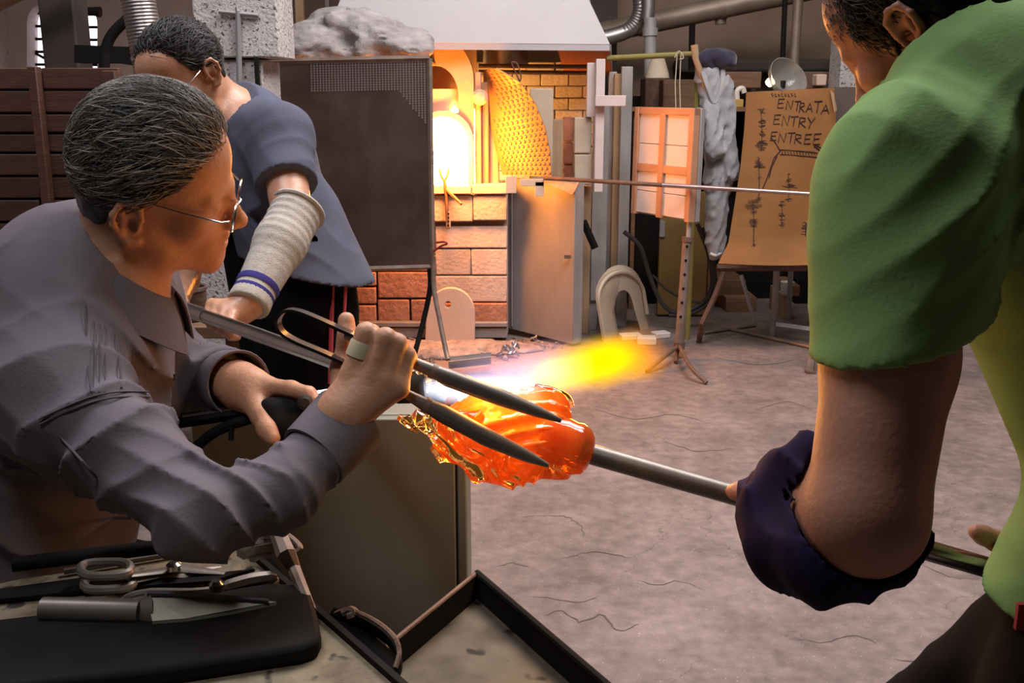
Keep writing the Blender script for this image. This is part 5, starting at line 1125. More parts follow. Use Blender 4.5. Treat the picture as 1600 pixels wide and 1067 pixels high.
# flame: emission volumes along the jet
def flame(name, p0, p1, r0, r1, stops, st, parent, nscale=8.0, wob=0.5, power=1.5):
    p0, p1 = V(p0), V(p1); L_ = (p1-p0).length
    mb = MB(); mb.lathe((0, 0, 0), (0, 0, 1), [(max(.002, r0*1.0), 0)]+[(r0+(r1-r0)*t**0.8, L_*t) for t in np.linspace(.1, .9, 8)]+[(r1*0.5, L_*.98), (0.002, L_)], 20)
    m = bpy.data.materials.new(name); m.use_nodes = True; nt = m.node_tree; N = nt.nodes; Lk = nt.links
    for x in list(N): N.remove(x)
    o = N.new('ShaderNodeOutputMaterial'); e = N.new('ShaderNodeEmission'); Lk.new(e.outputs[0], o.inputs['Volume'])
    tc = N.new('ShaderNodeTexCoord'); sx = N.new('ShaderNodeSeparateXYZ'); Lk.new(tc.outputs['Object'], sx.inputs[0])
    def math_(op, a, b=None, clamp=False):
        n_ = N.new('ShaderNodeMath'); n_.operation = op; n_.use_clamp = clamp
        for i, q in enumerate((a, b)):
            if q is None: continue
            if isinstance(q, (int, float)): n_.inputs[i].default_value = q
            else: Lk.new(q, n_.inputs[i])
        return n_.outputs[0]
    t = math_('DIVIDE', sx.outputs[2], L_)
    rad = math_('SQRT', math_('ADD', math_('MULTIPLY', sx.outputs[0], sx.outputs[0]), math_('MULTIPLY', sx.outputs[1], sx.outputs[1])))
    rm = math_('ADD', r0, math_('MULTIPLY', math_('POWER', math_('MAXIMUM', t, 0.0), 0.8), r1-r0))
    mp = N.new('ShaderNodeMapping'); mp.inputs['Scale'].default_value = (1, 1, 0.35); Lk.new(tc.outputs['Object'], mp.inputs[0])
    nz = N.new('ShaderNodeTexNoise'); nz.inputs['Scale'].default_value = nscale; nz.inputs['Detail'].default_value = 4; Lk.new(mp.outputs[0], nz.inputs['Vector'])
    q = math_('SUBTRACT', 1.0, math_('DIVIDE', rad, rm)); q = math_('ADD', q, math_('MULTIPLY', math_('SUBTRACT', nz.outputs['Fac'], 0.55), wob), True); q = math_('POWER', q, power)
    fade = math_('MULTIPLY', math_('SUBTRACT', 1.0, t), 4.0, True); q = math_('MULTIPLY', q, fade)
    fin = math_('MULTIPLY', t, stops.get('in', 50.0), True); q = math_('MULTIPLY', q, fin)
    cr_ = N.new('ShaderNodeValToRGB'); Lk.new(t, cr_.inputs[0]); el = cr_.color_ramp.elements
    cs_ = stops['c']; el[0].position = cs_[0][0]; el[0].color = (*cs_[0][1], 1); el[1].position = cs_[-1][0]; el[1].color = (*cs_[-1][1], 1)
    for ps, c_ in cs_[1:-1]: x = el.new(ps); x.color = (*c_, 1)
    Lk.new(cr_.outputs[0], e.inputs[0]); Lk.new(math_('MULTIPLY', q, st), e.inputs[1])
    if 'abs' in stops:
        ab = N.new('ShaderNodeVolumeAbsorption'); ab.inputs[0].default_value = (*stops['abs'][0], 1); Lk.new(math_('MULTIPLY', q, stops['abs'][1]), ab.inputs[1])
        ad = N.new('ShaderNodeAddShader'); Lk.new(e.outputs[0], ad.inputs[0]); Lk.new(ab.outputs[0], ad.inputs[1]); Lk.new(ad.outputs[0], o.inputs['Volume'])
    ob = link(name, mb, m, None, origin=(0, 0, 0)); ob.rotation_euler = (p1-p0).to_track_quat('Z', 'Y').to_euler()
    ob.parent = parent; ob.location = p0-WO[parent.name]
    return ob
fm = thing('torch_flame', 'roaring torch flame turning from white-violet to yellow over the hot glass', 'flame', W(665, 607, 1.43))
flame('white_jet', W(662, 606, 1.425), W(850, 622, 1.33), 0.017, 0.032, {'c': [(0, (0.75, 0.82, 1.0)), (0.5, (0.9, 0.85, 1.0)), (1, (1.0, 0.6, 0.75))]}, 60.0, fm, 14, 0.3, 1.0)
flame('violet_haze', W(690, 600, 1.42), W(915, 575, 1.55), 0.026, 0.060, {'c': [(0, (0.62, 0.6, 1.0)), (0.5, (0.9, 0.55, 0.85)), (1, (1.0, 0.45, 0.3))], 'in': 5.0}, 20.0, fm, 9, 0.4, 1.1)
flame('yellow_plume', W(800, 606, 1.52), W(1020, 546, 1.72), 0.024, 0.070, {'c': [(0, (1.0, 0.30, 0.05)), (0.3, (1.0, 0.62, 0.0)), (0.7, (1.0, 0.55, 0.0)), (1, (1.0, 0.22, 0.0))], 'in': 4.0, 'abs': ((1.0, 0.75, 0.0), 90.0)}, 70.0, fm, 15, 1.1, 1.5)

fl_ = bpy.data.lights.new('flame_light', 'POINT'); fl_.energy = 3.0; fl_.color = (1.0, 0.5, 0.14); fl_.shadow_soft_size = 0.05
fo_ = bpy.data.objects.new('flame_light', fl_); COL.objects.link(fo_); fo_.location = W(925, 578, 1.64)

gg_ = bpy.data.lights.new('hot_glass_glow', 'POINT'); gg_.energy = 1.6; gg_.color = (1.0, 0.42, 0.07); gg_.shadow_soft_size = 0.04
gq_ = bpy.data.objects.new('hot_glass_glow', gg_); COL.objects.link(gq_); gq_.location = W(760, 600, 1.27)
# ---------------------------------------------------------------- people
m_skin1 = M('tanned_skin', (0.50, 0.235, 0.135), (0.58, 0.30, 0.18), 22, 0.5, bump=0.12, bscale=160, c3=(0.46, 0.19, 0.11), subs=0.0)
m_skin2 = M('ruddy_skin', (0.52, 0.25, 0.15), (0.60, 0.32, 0.20), 22, 0.38, bump=0.1, bscale=160)
m_skin3 = M('olive_skin', (0.40, 0.185, 0.12), (0.46, 0.225, 0.145), 14, 0.5, bump=0.1, bscale=160)
m_shirt1 = M('grey_violet_cotton', (0.118, 0.100, 0.112), (0.15, 0.128, 0.142), 6, 0.9, bump=0.1, bscale=260, spec=0.15)
m_shirt2 = M('slate_blue_jersey', (0.085, 0.090, 0.125), (0.105, 0.110, 0.150), 6, 0.9, bump=0.1, bscale=200, spec=0.15)
m_shirt3 = M('green_jersey', (0.185, 0.32, 0.105), (0.21, 0.355, 0.12), 6, 0.8, bump=0.08, bscale=200, spec=0.15)
m_trous = M('black_cloth', (0.003, 0.0028, 0.003), (0.005, 0.0045, 0.005), 6, 0.9, spec=0.1)
m_seam = M('dark_seam_thread', (0.07, 0.06, 0.067), rough=0.9)
m_shoe = M('dark_leather', (0.02, 0.016, 0.014), rough=0.5)
m_knit = M('cream_knit', (0.42, 0.38, 0.33), (0.50, 0.46, 0.40), 60, 0.95, bump=0.25, bscale=320, spec=0.1)
m_blue = M('blue_stripe', (0.05, 0.04, 0.24), rough=0.9)
m_purple = M('dark_violet_cloth', (0.014, 0.009, 0.030), (0.024, 0.015, 0.055), 8, 0.9, spec=0.15)
m_tape = M('finger_plaster', (0.52, 0.44, 0.28), rough=0.7)
m_piping = M('red_piping', (0.42, 0.045, 0.055), rough=0.8)
m_specs = M('silver_wire', (0.62, 0.60, 0.58), rough=0.22, metal=1.0)
m_lens = M('spectacle_lens', (0.95, 0.95, 0.95), rough=0.02, trans=1.0, ior=1.1)
m_hair = tonemat('hair', 0.42, 0.5)
m_eye = M('eye_white', (0.6, 0.56, 0.52), rough=0.2)

def hairset(name, hd, person, cap_off, zmap, n, length, lift, r, tones, flow, seed, jit=0.3, capcol=(0.02, 0.017, 0.015), h=0.004, xlim=None):
    ys, zs = zmap
    def hl(L): return np.interp(L[:, 1], ys, zs)
    base = Sdf([hd.e(hd.c0, hd.rr+cap_off), hd.e((0, -0.02, -0.03), (0.066+cap_off, 0.07+cap_off, 0.06), 0.03)])
    body = Sdf([hd.e(hd.c0, hd.rr-.005)])
    def cuts(P, d):
        L = hd.loc(P); z = hl(L)+0.004*vnoise(P, 160, 3); return np.maximum(d, (z-L[:, 2])*hd.sc)
    P, Q = polygonise(Cloth(base, body, 0.0, cuts=cuts, disp=lambda P: 0.002*vnoise(P, 90, 5)), h)
    parts = [(P, Q, np.tile(np.array(capcol), (len(P), 1)))]
    parts.append(strands(hd, cap_off, n, seed, lambda L: L[:, 2] > hl(L)+0.002, flow, length, lift, r, tones, jit=jit))
    P, Q, C = joinm(parts)
    return npmesh(name, P, Q, m_hair, person, cols=C)
def cuff(nm, a, b, r0, r1, th, mat, parent):
    a, b = V(a), V(b); L = (b-a).length
    return link(nm, MB().lathe(a, b-a, [(r0, 0), (r1, L), (r1-0.001, L+0.002), (r1-th, L), (r0-th, 0)], 28, closed=True), mat, parent, smooth=50)
def specs(hd, person, dy=0.0, dz=0.0, tilt=0.0):
    g = thing('spectacles', None, None, V(hd.w(0, 0.1, 0))); g.parent = person; g.location = V(hd.w(0, 0.1, 0))-WO[person.name]
    def lp(x, y, z): return V(hd.w(x, y+dy, z+dz-tilt*(y-0.09)))
    for s in (-1, 1):
        link('rim', MB().tube([lp(s*0.034+0.0245*math.cos(a), 0.102-0.10*abs(s*0.034+0.0245*math.cos(a))*0.25+0.003, -0.008+0.018*math.sin(a)*(0.9 if math.sin(a) > 0 else 1.05)) for a in np.linspace(0, 2*PI, 25)], 0.0013, 6, caps=False), m_specs, g)
        link('lens', MB().add([lp(s*0.034+0.0235*math.cos(a), 0.105-0.025*abs(s*0.034+0.0235*math.cos(a)), -0.008+0.017*math.sin(a)) for a in np.linspace(0, 2*PI, 21)[:20]], [tuple(range(20))]), m_lens, g, smooth=0)
        link('temple', MB().tube([lp(s*0.058, 0.100, -0.002), lp(s*0.069, 0.090, 0.0), lp(s*0.076, 0.04, 0.004), lp(s*0.079, -0.005, 0.008), lp(s*0.079, -0.03, -0.012)], 0.0012, 6), m_specs, g)
    link('bridge', MB().tube([lp(-0.011, 0.106, -0.002), lp(0, 0.109, 0.001), lp(0.011, 0.106, -0.002)], 0.0013, 6), m_specs, g)
    return g
def foot(a, d): a = V(a); d = V(d).normalized(); return [cap(a+V((0, 0, .0)), a+d*0.16+V((0, 0, -.02)), .045, .035, .03)]

# ---- seated man
def man1():
    pr = thing('person', 'seated grey-haired man in a grey-violet shirt working the glass with jacks', 'person', (-0.66, 1.38, 0.0))
    hd = Head(W(244, 282, 1.33), (0.955, 0.20, -0.20), (0.05, -0.40, 0.91), 0.96, -0.004, 0.088)
    N0 = W(180, 460, 1.37)
    shR, elR, wrR = W(92, 622, 1.21), W(316, 806, 1.09), W(528, 674, 1.205)
    fmR = W(436, 768, 1.145)
    shL, elL, wrL = V((-0.62, 1.60, 1.14)), W(262, 578, 1.66), W(366, 598, 1.455)
    pel, mid, che, upp = V((-0.72, 1.38, 0.72)), V((-0.67, 1.38, 0.94)), V((-0.62, 1.38, 1.08)), V((-0.59, 1.38, 1.17))
    Y = (0, 1, 0)
    body = hd.prims(ear=(-0.016, -0.022))
    body += [cap(hd.w(0, -0.03, -0.045), N0, .054, .060, .03), cap(N0, upp, .06, .08, .04)]
    body += [ec(pel, mid, Y, .15, .11, .15, .11), ec(mid, che, Y, .15, .11, .165, .11), ec(che, upp, Y, .165, .11, .12, .085)]
    body += [cap(upp, shR, .07, .056, .04), cap(upp, shL, .07, .056, .04), cap(shR, elR, .044, .034), cap(elR, fmR, .034, .031), cap(fmR, wrR, .031, .027), cap(shL, elL, .05, .042), cap(elL, wrL, .040, .029)]; core = body[-10:]
    knR, knL = V((-0.52, 1.40, 0.62)), V((-0.46, 1.58, 0.62)); anR, anL = V((-0.50, 1.44, 0.10)), V((-0.44, 1.62, 0.10))
    legs = [cap(pel+V((0.03, -0.09, -.03)), knR, .078, .055), cap(pel+V((0.03, 0.09, -.03)), knL, .078, .055), cap(knR, anR, .052, .036), cap(knL, anL, .052, .036)]
    body += legs
    # right hand closed over the jacks
    hR = [cap(wrR, W(536, 645, 1.19), .029, .028, .02)]
    for (x, y, d) in ((550, 584, 1.192), (580, 584, 1.187), (604, 592, 1.187), (622, 606, 1.192)): hR.append(cap(W(534+(x-580)*.25, 645+(x-580)*.12, 1.192), W(x, y, d), .019, .0135, .016))
    F = [[(549, 582, 1.190, .0128), (572, 520, 1.186, .0122), (581, 521, 1.214, .0105), (580, 545, 1.232, .0095)], [(582, 584, 1.185, .0128), (602, 528, 1.181, .0120), (609, 531, 1.214, .0105), (606, 556, 1.232, .0095)],
         [(605, 592, 1.186, .0122), (621, 537, 1.187, .0115), (627, 541, 1.216, .010), (622, 563, 1.232, .009)], [(624, 606, 1.192, .0108), (636, 555, 1.197, .0102), (640, 559, 1.220, .009), (634, 577, 1.232, .008)]]
    for f in F: hR += chain([(W(x, y, d), r) for x, y, d, r in f], .005)
    hR += chain([(W(536, 632, 1.215), .017), (W(534, 575, 1.262), .0135), (W(543, 530, 1.268), .012), (W(541, 500, 1.272), .0105)], .008)
    body += hR
    # left hand over the torch
    hL = [cap(wrL, W(388, 606, 1.435), .028, .026, .02), cap(W(380, 600, 1.44), W(418, 606, 1.425), .024, .016, .02), cap(W(380, 610, 1.44), W(415, 622, 1.46), .024, .018, .02), cap(W(384, 614, 1.435), W(402, 640, 1.40), .02, .014, .02)]
    hL += chain([(W(415, 604, 1.425), .0135), (W(455, 608, 1.405), .0115), (W(482, 616, 1.385), .0105), (W(493, 628, 1.378), .0092)], .006)
    hL += chain([(W(396, 622, 1.425), .0165), (W(408, 650, 1.39), .0135), (W(417, 671, 1.372), .0125), (W(426, 684, 1.365), .0105)], .008)
    hL += chain([(W(420, 612, 1.44), .0125), (W(462, 625, 1.452), .0115), (W(480, 650, 1.445), .0105), (W(470, 668, 1.425), .0095)], .005)
    hL += chain([(W(416, 618, 1.455), .012), (W(452, 636, 1.465), .011), (W(468, 660, 1.455), .010), (W(455, 678, 1.435), .009)], .005)
    hL += chain([(W(410, 624, 1.462), .0105), (W(436, 648, 1.47), .0095), (W(448, 668, 1.455), .0085), (W(444, 676, 1.40), .008)], .005)
    body += hL
    body += foot(anR, (1, -.1, 0))+foot(anL, (1, .1, 0))
    B = Sdf(body)
    sdfobj('body', B, 0.003, m_skin1, pr, 1)
    # shirt
    form = [ec(pel, mid, Y, .175, .135, .18, .14), ec(mid, che, Y, .18, .14, .19, .14), ec(che, upp, Y, .19, .14, .15, .10), ell((-0.605, 1.41, 1.195), (.105, .19, .115), None, .06), ell((-0.54, 1.36, 1.07), (.085, .15, .12), None, .05),
            cap(upp+V((0, -.05, .01)), shR, .09, .080, .06), cap(upp+V((0, .05, .01)), shL, .09, .080, .06), cap(shR, shR.lerp(elR, .5), .074, .056, .04), cap(shR.lerp(elR, .5), elR, .056, .046, .03), cap(elR, fmR, .046, .041, .03), cap(fmR, wrR, .041, .040, .02),
            cap(shL, elL, .082, .062, .04), cap(elL, wrL.lerp(elL, .15), .060, .046, .03), cap(wrL.lerp(elL, .15), wrL.lerp(elL, -.05), .046, .044, .02)]
    dR = (wrR-fmR).normalized(); dL = (wrL-elL).normalized(); ax = (shR-elR).normalized()
    nk = (V(hd.w(0, -.03, -.05))-N0).normalized()
    def disp(P):
        d = folds(P, dR+V((0, 0, .3)), .034, .024, .020, 14, 1, elR.lerp(fmR, .2), .10)+folds(P, dR, .05, .018, .03, 10, 2, wrR.lerp(fmR, .5), .08)
        d = d+folds(P, ax+V((.4, 0, .2)), .06, .024, .045, 8, 3, shR.lerp(elR, .35), .15)+folds(P, (0.9, 0.3, 0.5), .055, .022, .05, 8, 4, (-0.48, 1.22, 1.06), .14)
        d = d+folds(P, (0.5, -.4, 0.9), .07, .016, .06, 7, 5, (-0.62, 1.2, .95), .2)+folds(P, dL, .045, .014, .025, 12, 6, wrL.lerp(elL, .4), .16)+folds(P, (.6, .2, -.7), .09, .010, .07, 6, 9, (-.66, 1.3, 1.22), .2)+0.004*vnoise(P, 12, 8)
        return d
    pl = [(wrR.lerp(fmR, .10), dR, wrR, .07), (wrL.lerp(elL, .10), dL, wrL, .10), (N0+nk*.03, nk, N0+nk*.075+V(hd.R[:, 1])*.02, .072)]
    sdfobj('shirt', Cloth(Sdf(form), Sdf(body[:]), -.008, pl, disp, under=Sdf(inflate(core, .008))), 0.004, m_shirt1, pr, 0, one=True)
    sh = [c for c in pr.children if c.name.startswith('shirt')][0]
    cuff('cuff', wrR-dR*.045, wrR+dR*.020, .043, .047, .004, m_shirt1, sh); cuff('cuff', wrL.lerp(elL, .14), wrL.lerp(elL, -.06), .045, .048, .004, m_shirt1, sh)
    # collar: folded leaf round the neck, open at the throat
    fwd = V(hd.R[:, 1]); fwd = (fwd-nk*fwd.dot(nk)).normalized(); sd = nk.cross(fwd)
    def leaf(u, v):
        a = math.radians(28+u*304); c = math.cos(a); s_ = math.sin(a); fr = max(0, c)
        top = N0+nk*(.040-.028*fr)+fwd*(c*.068+.012)+sd*s_*.070
        low = N0+nk*(-.014-.045*fr**1.5)+fwd*(c*(.098+.02*fr)+.005)+sd*s_*(.105)
        if v < .25: return top-nk*.022*(1-v/.25)-fwd*c*.004-sd*s_*.004
        t = (v-.25)/.75; return top.lerp(low, t)+nk*.010*math.sin(t*PI)
    link('collar', MB().sheet(leaf, 40, 8, .0025), m_shirt1, sh, smooth=60)
    # seams: yoke, armhole and placket stitched lines
    def seam(pts, r=.0011): link('seam', MB().tube(curve(pts, 6), r, 5), m_seam, sh)
    S1 = polygon_ray(Cloth(Sdf(form), None, disp=disp))
    seam([S1(x, y, 1.0) for x, y in ((60, 655), (110, 632), (150, 618), (190, 612), (232, 612))]); seam([S1(x, y, 1.0) for x, y in ((62, 663), (112, 640), (152, 626), (192, 620), (234, 620))], .0012)
    seam([S1(x, y, 1.0) for x, y in ((132, 470), (134, 520), (138, 580), (142, 612))]); seam([S1(x, y, 1.0) for x, y in ((182, 520), (186, 560), (190, 606))], .0012)
    for k in range(3): seam([S1(146+9*k, y, 1.0) for y in (500+4*k, 540, 590, 612)], .0006)
    seam([S1(x, y, 1.0) for x, y in ((92, 680), (150, 745), (205, 810))], .0014)
    # trousers and shoes
    tro = Sdf([ec(pel+V((0, 0, -.08)), pel+V((.01, 0, .06)), Y, .175, .14, .17, .135)]+[cap(p[1], p[2], p[3]+.018, p[4]+.022, .04) for p in legs])
    sdfobj('trousers', Cloth(tro, None, disp=lambda P: folds(P, (1, 0, .5), .07, .008, .04, 8, 2)), .009, m_trous, pr, 1)
    for a, d in ((anR, (1, -.1, 0)), (anL, (1, .1, 0))): sdfobj('shoe', Sdf([cap(V(a)+V((0, 0, -.04)), V(a)+V(d)*.17+V((0, 0, -.052)), .052, .042, .03)]), .008, m_shoe, pr, 1)
    # plaster ring on the index finger
    i0, i1 = W(549, 582, 1.190), W(572, 520, 1.186); cuff('finger_plaster', i0.lerp(i1, .40), i0.lerp(i1, .74), .0142, .0140, .002, m_tape, pr)
    hairset('hair', hd, pr, .010, ([-.13, -.06, -.035, .015, .04, .062, .10], [-.075, -.060, .004, .018, .034, .060, .076]), 10000,
            lambda L: np.interp(L[:, 1], [-.1, 0, .08], [.035, .05, .065]), .020, .00075, [(.015, .012, .010)]*4+[(.05, .042, .034)]*5+[(.14, .12, .10)]*5+[(.34, .30, .25)]*4+[(.55, .50, .43)]*2,
            lambda b: np.stack([np.sign(b[:, 0])*.15*(b[:, 2] < .08), -np.ones(len(b)), np.where(b[:, 1] > .02, .1, -.35)], 1), 11, .22, (.022, .018, .015))
    specs(hd, pr, 0.004, -0.006, 0.10)
    return pr
def polygon_ray(sd):
    """returns a function that drops a pixel ray onto the garment surface (used to sew seams on it)"""
    fn_cache = {}
    def f(x, y, d0):
        fn = fn_cache.setdefault('a', sd.cull(npv(W(150, 560, 1.2)), 2.0)); ds = np.linspace(d0-.1, d0+.7, 800); P = np.array([npv(W(x, y, d)) for d in ds]); v = fn(P); i = int(np.argmax(v < 0.0005))
        return W(x, y, ds[i]-.0015) if v[i] < 0.0005 else W(x, y, d0+.3)
    return f
man1()

# ---- standing man in the blue shirt
def man2():
    pr = thing('person', 'standing man in a slate-blue T-shirt with a striped knit sleeve holding the blow pipe', 'person', (-0.55, 2.45, 0.0))
    hd = Head(W(286, 122, 2.36), (-0.42, -0.75, -0.52), (-0.36, -0.30, 0.88), 0.97)
    N0 = W(352, 178, 2.46); che, mid, pel = W(408, 260, 2.52), W(445, 350, 2.52), W(478, 455, 2.52)
    upp = W(382, 205, 2.50)
    shL, elL, wrL = W(436, 212, 2.36), W(458, 342, 2.24), W(388, 476, 2.10); shR, elR, wrR = W(375, 205, 2.68), W(330, 330, 2.62), W(290, 440, 2.45)
    fw = V((-0.9, -0.1, -.1)); Y = (0.1, 1, 0)
    body = hd.prims()+[cap(hd.w(0, -.03, -.045), N0, .056, .064, .03), cap(N0, upp, .064, .08, .04), ec(upp, che, Y, .14, .09, .165, .11), ec(che, mid, Y, .165, .11, .15, .105), ec(mid, pel, Y, .15, .105, .16, .115),
        cap(upp, shL, .07, .058, .04), cap(upp, shR, .07, .058, .04), cap(shL, elL, .052, .044), cap(elL, wrL, .042, .029), cap(shR, elR, .05, .042), cap(elR, wrR, .04, .028)]
    hpL, hpR = pel+V((0, -.09, -.04)), pel+V((0, .09, -.04)); knL, knR = V((-0.56, 2.36, .50)), V((-0.62, 2.62, .50)); anL, anR = V((-0.50, 2.38, .10)), V((-0.58, 2.66, .10))
    legs = [cap(hpL, knL, .082, .058), cap(hpR, knR, .082, .058), cap(knL, anL, .055, .04), cap(knR, anR, .055, .04)]
    body += legs+foot(anL, (-1, -.3, 0))+foot(anR, (-1, -.1, 0))
    # left fist over the pipe
    hnd = [cap(wrL, W(372, 486, 2.09), .028, .027, .02)]
    for (x, y, d) in ((332, 476, 2.10), (340, 480, 2.085), (350, 486, 2.07), (362, 494, 2.06)): hnd.append(cap(W(374, 486, 2.09), W(x, y, d), .022, .0135, .014))
    for (x, y, d) in ((331, 476, 2.10), (339, 481, 2.083), (350, 487, 2.068), (362, 494, 2.055)):
        hnd += chain([(W(x, y, d), .0125), (W(x-5, y+16, d-.022), .0115), (W(x-1, y+30, d-.012), .0105), (W(x+8, y+32, d+.012), .0095)], .005)
    hnd += chain([(W(376, 492, 2.10), .016), (W(352, 496, 2.13), .0125), (W(338, 494, 2.135), .011)], .006)
    body += hnd
    # right fist further back on the pipe
    hnd = [cap(wrR, W(278, 466, 2.30), .028, .026, .02)]
    for k in range(4): hnd += chain([(W(272+5*k, 466+2*k, 2.26-.015*k), .012), (W(268+5*k, 478+2*k, 2.22-.015*k), .0115), (W(274+5*k, 488+2*k, 2.24-.015*k), .0105)], .005)
    hnd += chain([(W(284, 466, 2.28), .014), (W(288, 476, 2.22), .011)], .006)
    body += hnd
    sdfobj('body', Sdf(body), .0042, m_skin2, pr, 1)
    sdir = (elL-shL).normalized()
    form = [ec(upp, che, Y, .15, .105, .18, .125), ec(che, mid, Y, .18, .125, .175, .125), ec(mid, pel+V((.01, 0, -.02)), Y, .180, .135, .205, .165), cap(upp, shL, .085, .074, .05), cap(upp, shR, .085, .074, .05), cap(shL, shL.lerp(elL, .68), .072, .068, .04), cap(shR, shR.lerp(elR, .68), .07, .066, .04), cap(N0, upp, .078, .09, .05)]
    nk = (V(hd.w(0, -.03, -.05))-N0).normalized(); hem = W(485, 432, 2.4)
    def disp(P): return folds(P, (0.8, 0.1, 0.55), .07, .009, .05, 7, 3, mid, .3)+folds(P, sdir+V((.5, 0, 0)), .05, .007, .03, 9, 4, shL.lerp(elL, .5), .12)+0.004*vnoise(P, 12, 2)
    hn = V((-.28, 0.0, -1)).normalized()
    pl = [(shL.lerp(elL, .60), sdir, shL.lerp(elL, .7), .13), (shR.lerp(elR, .60), (elR-shR).normalized(), shR.lerp(elR, .7), .12), (N0+nk*.012, nk, N0+nk*.06, .12), (hem, hn, None, None)]
    sdfobj('t_shirt', Cloth(Sdf(form), Sdf(body), -.008, pl, disp, under=Sdf(inflate([p for p in body if p[0] == 'k'], .008))), .0055, m_shirt2, pr, 1, one=True)
    # black panel over the shirt front
    ap = Sdf([ec(che+V((-.075, .0, -.02)), mid+V((-.085, .0, 0)), Y, .14, .07, .14, .065), ec(mid+V((-.085, .0, 0)), pel+V((-.07, .0, -.15)), Y, .14, .065, .15, .085)])
    sdfobj('black_front_panel', Cloth(ap, None, disp=lambda P: folds(P, (.3, 1, 0), .08, .006, .03, 7, 2)), .008, m_trous, pr, 1)
    ts = thing('neck_strap', None, None, N0); ts.parent = pr; ts.location = N0-WO[pr.name]
    link('strap', MB().tube(curve([W(372, 165, 2.39), W(378, 182, 2.385), W(376, 205, 2.385), W(385, 198, 2.38), W(396, 200, 2.38), W(401, 214, 2.385)], 5), .0045, 6), M('grey_strap', (.2, .17, .14), rough=.8), ts)
    # knit sleeve with two blue bands
    kd = (wrL-elL).normalized(); k0 = elL-kd*.035; 
    kn = Sdf([cap(k0, elL.lerp(wrL, .3), .058, .054, .02), cap(elL.lerp(wrL, .3), wrL, .054, .040, .02), cap(wrL, wrL+kd*.01, .040, .040, .02)])
    sl = sdfobj('knit_sleeve', Cloth(kn, Sdf(body), -.008, [(elL-kd*.03, -kd, None, None), (wrL+kd*.004, kd, None, None)], lambda P: folds(P, kd, .020, .009, .006, 14, 4, elL, .13)), .0045, m_knit, pr, 1)
    for (a, b) in ((.78, .83), (.88, .93)):
        ra = .054+(.040-.054)*((a-.3)/.7)+.0022; cuff('stripe', elL.lerp(wrL, a), elL.lerp(wrL, b), ra, ra-.001, .004, m_blue, sl)
    link('rolled_edge', MB().tube([elL-kd*.028+(V(Y).cross(kd).normalized()*math.cos(t)+kd.cross(V(Y).cross(kd).normalized())*math.sin(t))*.057 for t in np.linspace(0, 2*PI, 25)], .006, 8), m_knit, sl)
    tro = Sdf([ec(pel+V((0, 0, -.12)), pel+V((0, 0, .07)), Y, .17, .124, .165, .120)]+[cap(p[1], p[2], p[3]+.012, p[4]+.032, .04) for p in legs])
    tr = sdfobj('trousers', Cloth(tro, None, disp=lambda P: folds(P, (1, 0, .6), .08, .007, .04, 7, 2)), .009, m_trous, pr, 1)
    for (x0, x1, r) in ((519, 516, .006), (540, 535, .004)):
        link('red_piping', MB().tube([W(x0, 448, 2.405), W((x0+x1)/2, 500, 2.39), W(x1, 600, 2.38)], r, 6), m_piping, tr)
    for a, d in ((anL, (-1, -.3, 0)), (anR, (-1, -.1, 0))): sdfobj('shoe', Sdf([cap(V(a)+V((0, 0, -.04)), V(a)+V(d)*.17+V((0, 0, -.052)), .052, .042, .03)]), .009, m_shoe, pr, 1)
    hairset('hair', hd, pr, .007, ([-.13, -.06, -.035, .02, .045, .07, .10], [-.07, -.05, .0, .016, .066, .104, .118]), 4500, lambda L: np.full(len(L), .04), .016, .0011, [(.012, .010, .010)]*6+[(.035, .03, .028)]*3+[(.08, .07, .065)],
            lambda b: np.stack([b[:, 0]*4, -np.ones(len(b)), np.zeros(len(b))], 1), 5, .45, (.012, .010, .010), .0045)
    specs(hd, pr, 0.002, -0.002, 0.05)
man2()

